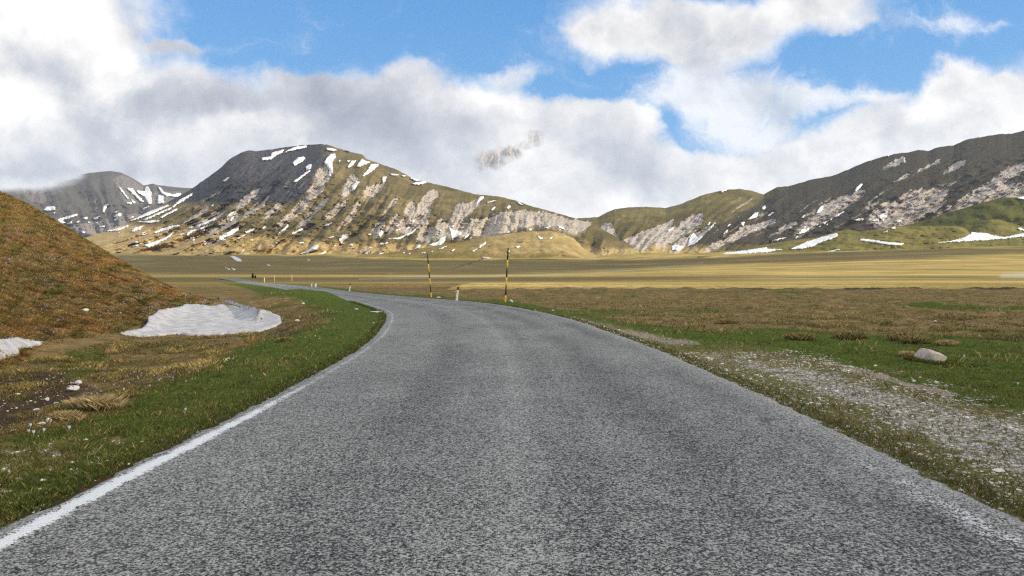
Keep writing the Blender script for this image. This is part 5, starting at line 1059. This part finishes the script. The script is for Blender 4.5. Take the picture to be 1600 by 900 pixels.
# dark little tree by the far road
def dark_tree(bx, by, hpx, wpx, label, seed):
    X, Y, Z = [float(q) for q in hit(np.array([bx * 1.]), np.array([by * 1.]))]; h = hpx / F * Y; w = wpx / F * Y
    e = empty('conifer', (X, Y, Z), label, 'tree', 'small conifers by the far road')
    v_, f_ = tube(w * .06, w * .02, h * .9, 7, 3); mesh_obj('trunk', v_, f_, M_blk, None, e)
    n_ = 900; t = RNG.uniform(.08, 1, n_); a = RNG.uniform(0, 6.28, n_); r_ = w * .5 * (1 - t) ** .8 * RNG.uniform(.3, 1.1, n_)
    P_ = np.stack([r_ * np.cos(a), r_ * np.sin(a), t * h], -1); blades('crown', P_, colmix(n_, [(.02, .035, .015), (.035, .05, .02), (.05, .05, .03)]), np.full(n_, h * .10), np.full(n_, w * .07), 1.6, e)
dark_tree(395, 435, 8, 4.5, 'small dark conifer by the far road, the taller one', 1); dark_tree(399, 435, 5, 4, 'lower dark conifer touching the taller one', 2)

# ------------------------------------------------------------------ clouds that shade the valley
M_cloud, kc = new_mat('cloud_vapour')
def cloud_material(name, opacity):
    m, k = new_mat(name); P = k.coords()
    d = k.node('ShaderNodeBsdfDiffuse'); d.inputs[0].default_value = (.9, .9, .9, 1); t = k.node('ShaderNodeBsdfTransparent'); mx = k.node('ShaderNodeMixShader')
    e_ = k.sep(k.attr('cover'))[0]
    k.l.new(k.m('MULTIPLY', k.rng(e_, 0, .5), opacity), mx.inputs[0]); k.l.new(t.outputs[0], mx.inputs[1]); k.l.new(d.outputs[0], mx.inputs[2]); k.l.new(mx.outputs[0], k.out.inputs[0]); return m
def cloud(foot_xy, alt, thick, cell, opacity, seed, label, edge=2.0):
    """foot_xy: outline of the shadow on the ground; the cloud hangs that far up the sun's ray"""
    p = np.array([(x, y) for x, y, z in foot_xy]); zz = np.array([z for x, y, z in foot_xy]); s = ((alt - zz) / SDIR[2])[:, None]
    p = p + SDIR[:2] * s
    x0_, y0_ = p.min(0) - cell * 3; x1_, y1_ = p.max(0) + cell * 3
    w_, h_ = int((x1_ - x0_) / cell) + 1, int((y1_ - y0_) / cell) + 1
    Mk = raster([[((x - x0_) / cell, (y - y0_) / cell) for x, y in p]], 0, 0, 0, w_, h_)
    D_ = Mk.copy()
    for r in (1, 2):
        K = 2 * r + 1
        for ax in (0, 1):
            pad = [(0, 0), (0, 0)]; pad[ax] = (r + 1, r); cs = np.cumsum(np.pad(D_, pad), axis=ax); D_ = ((cs[K:] - cs[:-K]) if ax == 0 else (cs[:, K:] - cs[:, :-K])) / K
    jj, ii = np.mgrid[0:h_, 0:w_]; X = x0_ + (ii + .5) * cell; Y = y0_ + (jj + .5) * cell
    n_ = fbm(ii / 7.0, jj / 7.0, 4, seed); E = np.clip(D_ * 1.6 - .45 + .35 * n_, 0, 1)
    th = thick * np.sqrt(E) * (1 + .5 * n_)
    top = np.stack([X, Y, alt + th], -1).reshape(-1, 3); bot = np.stack([X, Y, alt - th * .35], -1).reshape(-1, 3)
    q = grid_faces(h_, w_); kq = (E.reshape(-1)[q] > 0).any(1); q = q[kq]
    V = np.r_[top, bot]; Fc = np.r_[q, q[:, ::-1] + len(top)]
    used = np.unique(Fc); mp_ = np.full(len(V), -1); mp_[used] = np.arange(len(used))
    e3 = np.repeat(np.r_[E.reshape(-1), E.reshape(-1)][used][:, None], 3, 1)
    o = mesh_obj('cloud', V[used], mp_[Fc], cloud_material('cloud_vapour_%d' % seed, opacity), {'cover': e3}); tag(o, label, 'cloud', 'clouds over the valley'); return o
def gp(pts):
    a = np.array(pts, float); X, Y, Z = hit_far(a[:, 0], a[:, 1]); return list(zip(X, Y, Z))
# over the viewer: shades road, hollow and brown field up to the bank
cloud([(-9, -160, 0), (-60, -160, 0), (-130, -60, 0), (-60, 0, 0), (-15, 10, 0), (-19, 22, 0), (-19, 40, 0), (-30, 66, 0), (-20, 70, 0), (0, 64, 0), (40, 62, 0), (90, 62, 0), (260, 64, 0), (260, -160, 0)], 330, 30, 3.0, .28, 1, 'broad soft cloud right of the valley road, out over the viewer')
cloud([(-130, 118, 0), (-60, 112, 0), (0, 116, 0), (60, 120, 0), (130, 128, 0), (100, 150, 0), (120, 190, .5), (60, 200, .3), (0, 205, 0), (-110, 205, 0), (-160, 150, 0)], 330, 22, 4.0, .6, 2, 'long low cloud streak over the near plain')
cloud(gp([(150, 428.5), (500, 428.5), (640, 428.5), (760, 426.8), (880, 422.5), (980, 417.5), (1100, 411), (1200, 414), (1300, 409), (1400, 403), (1500, 397), (1650, 390), (1650, 385), (1500, 389), (1400, 392), (1250, 397), (1100, 404), (1000, 405), (900, 408), (760, 409), (600, 407), (480, 399.5), (420, 400), (300, 399), (150, 399)]), 2600, 160, 16.0, .80, 3, 'long flat bank of cloud over the far plain')
hz, kz = new_mat('haze_air'); kz.n.remove(kz.b); pv_ = kz.node('ShaderNodeVolumePrincipled'); pv_.inputs['Color'].default_value = (.72, .83, 1.0, 1); pv_.inputs['Density'].default_value = 2.3e-5; pv_.inputs['Anisotropy'].default_value = 0.0
kz.l.new(pv_.outputs[0], kz.out.inputs['Volume'])
hb = np.array([(x, y, z) for x in (-9000, 12000) for y in (-3000, 12500) for z in (-6, 2200)], float)
haze = mesh_obj('haze', hb, [(0, 1, 3, 2), (4, 6, 7, 5), (0, 4, 5, 1), (2, 3, 7, 6), (0, 2, 6, 4), (1, 5, 7, 3)], hz, None, None, smooth=False); tag(haze, kind='stuff')
print('built')
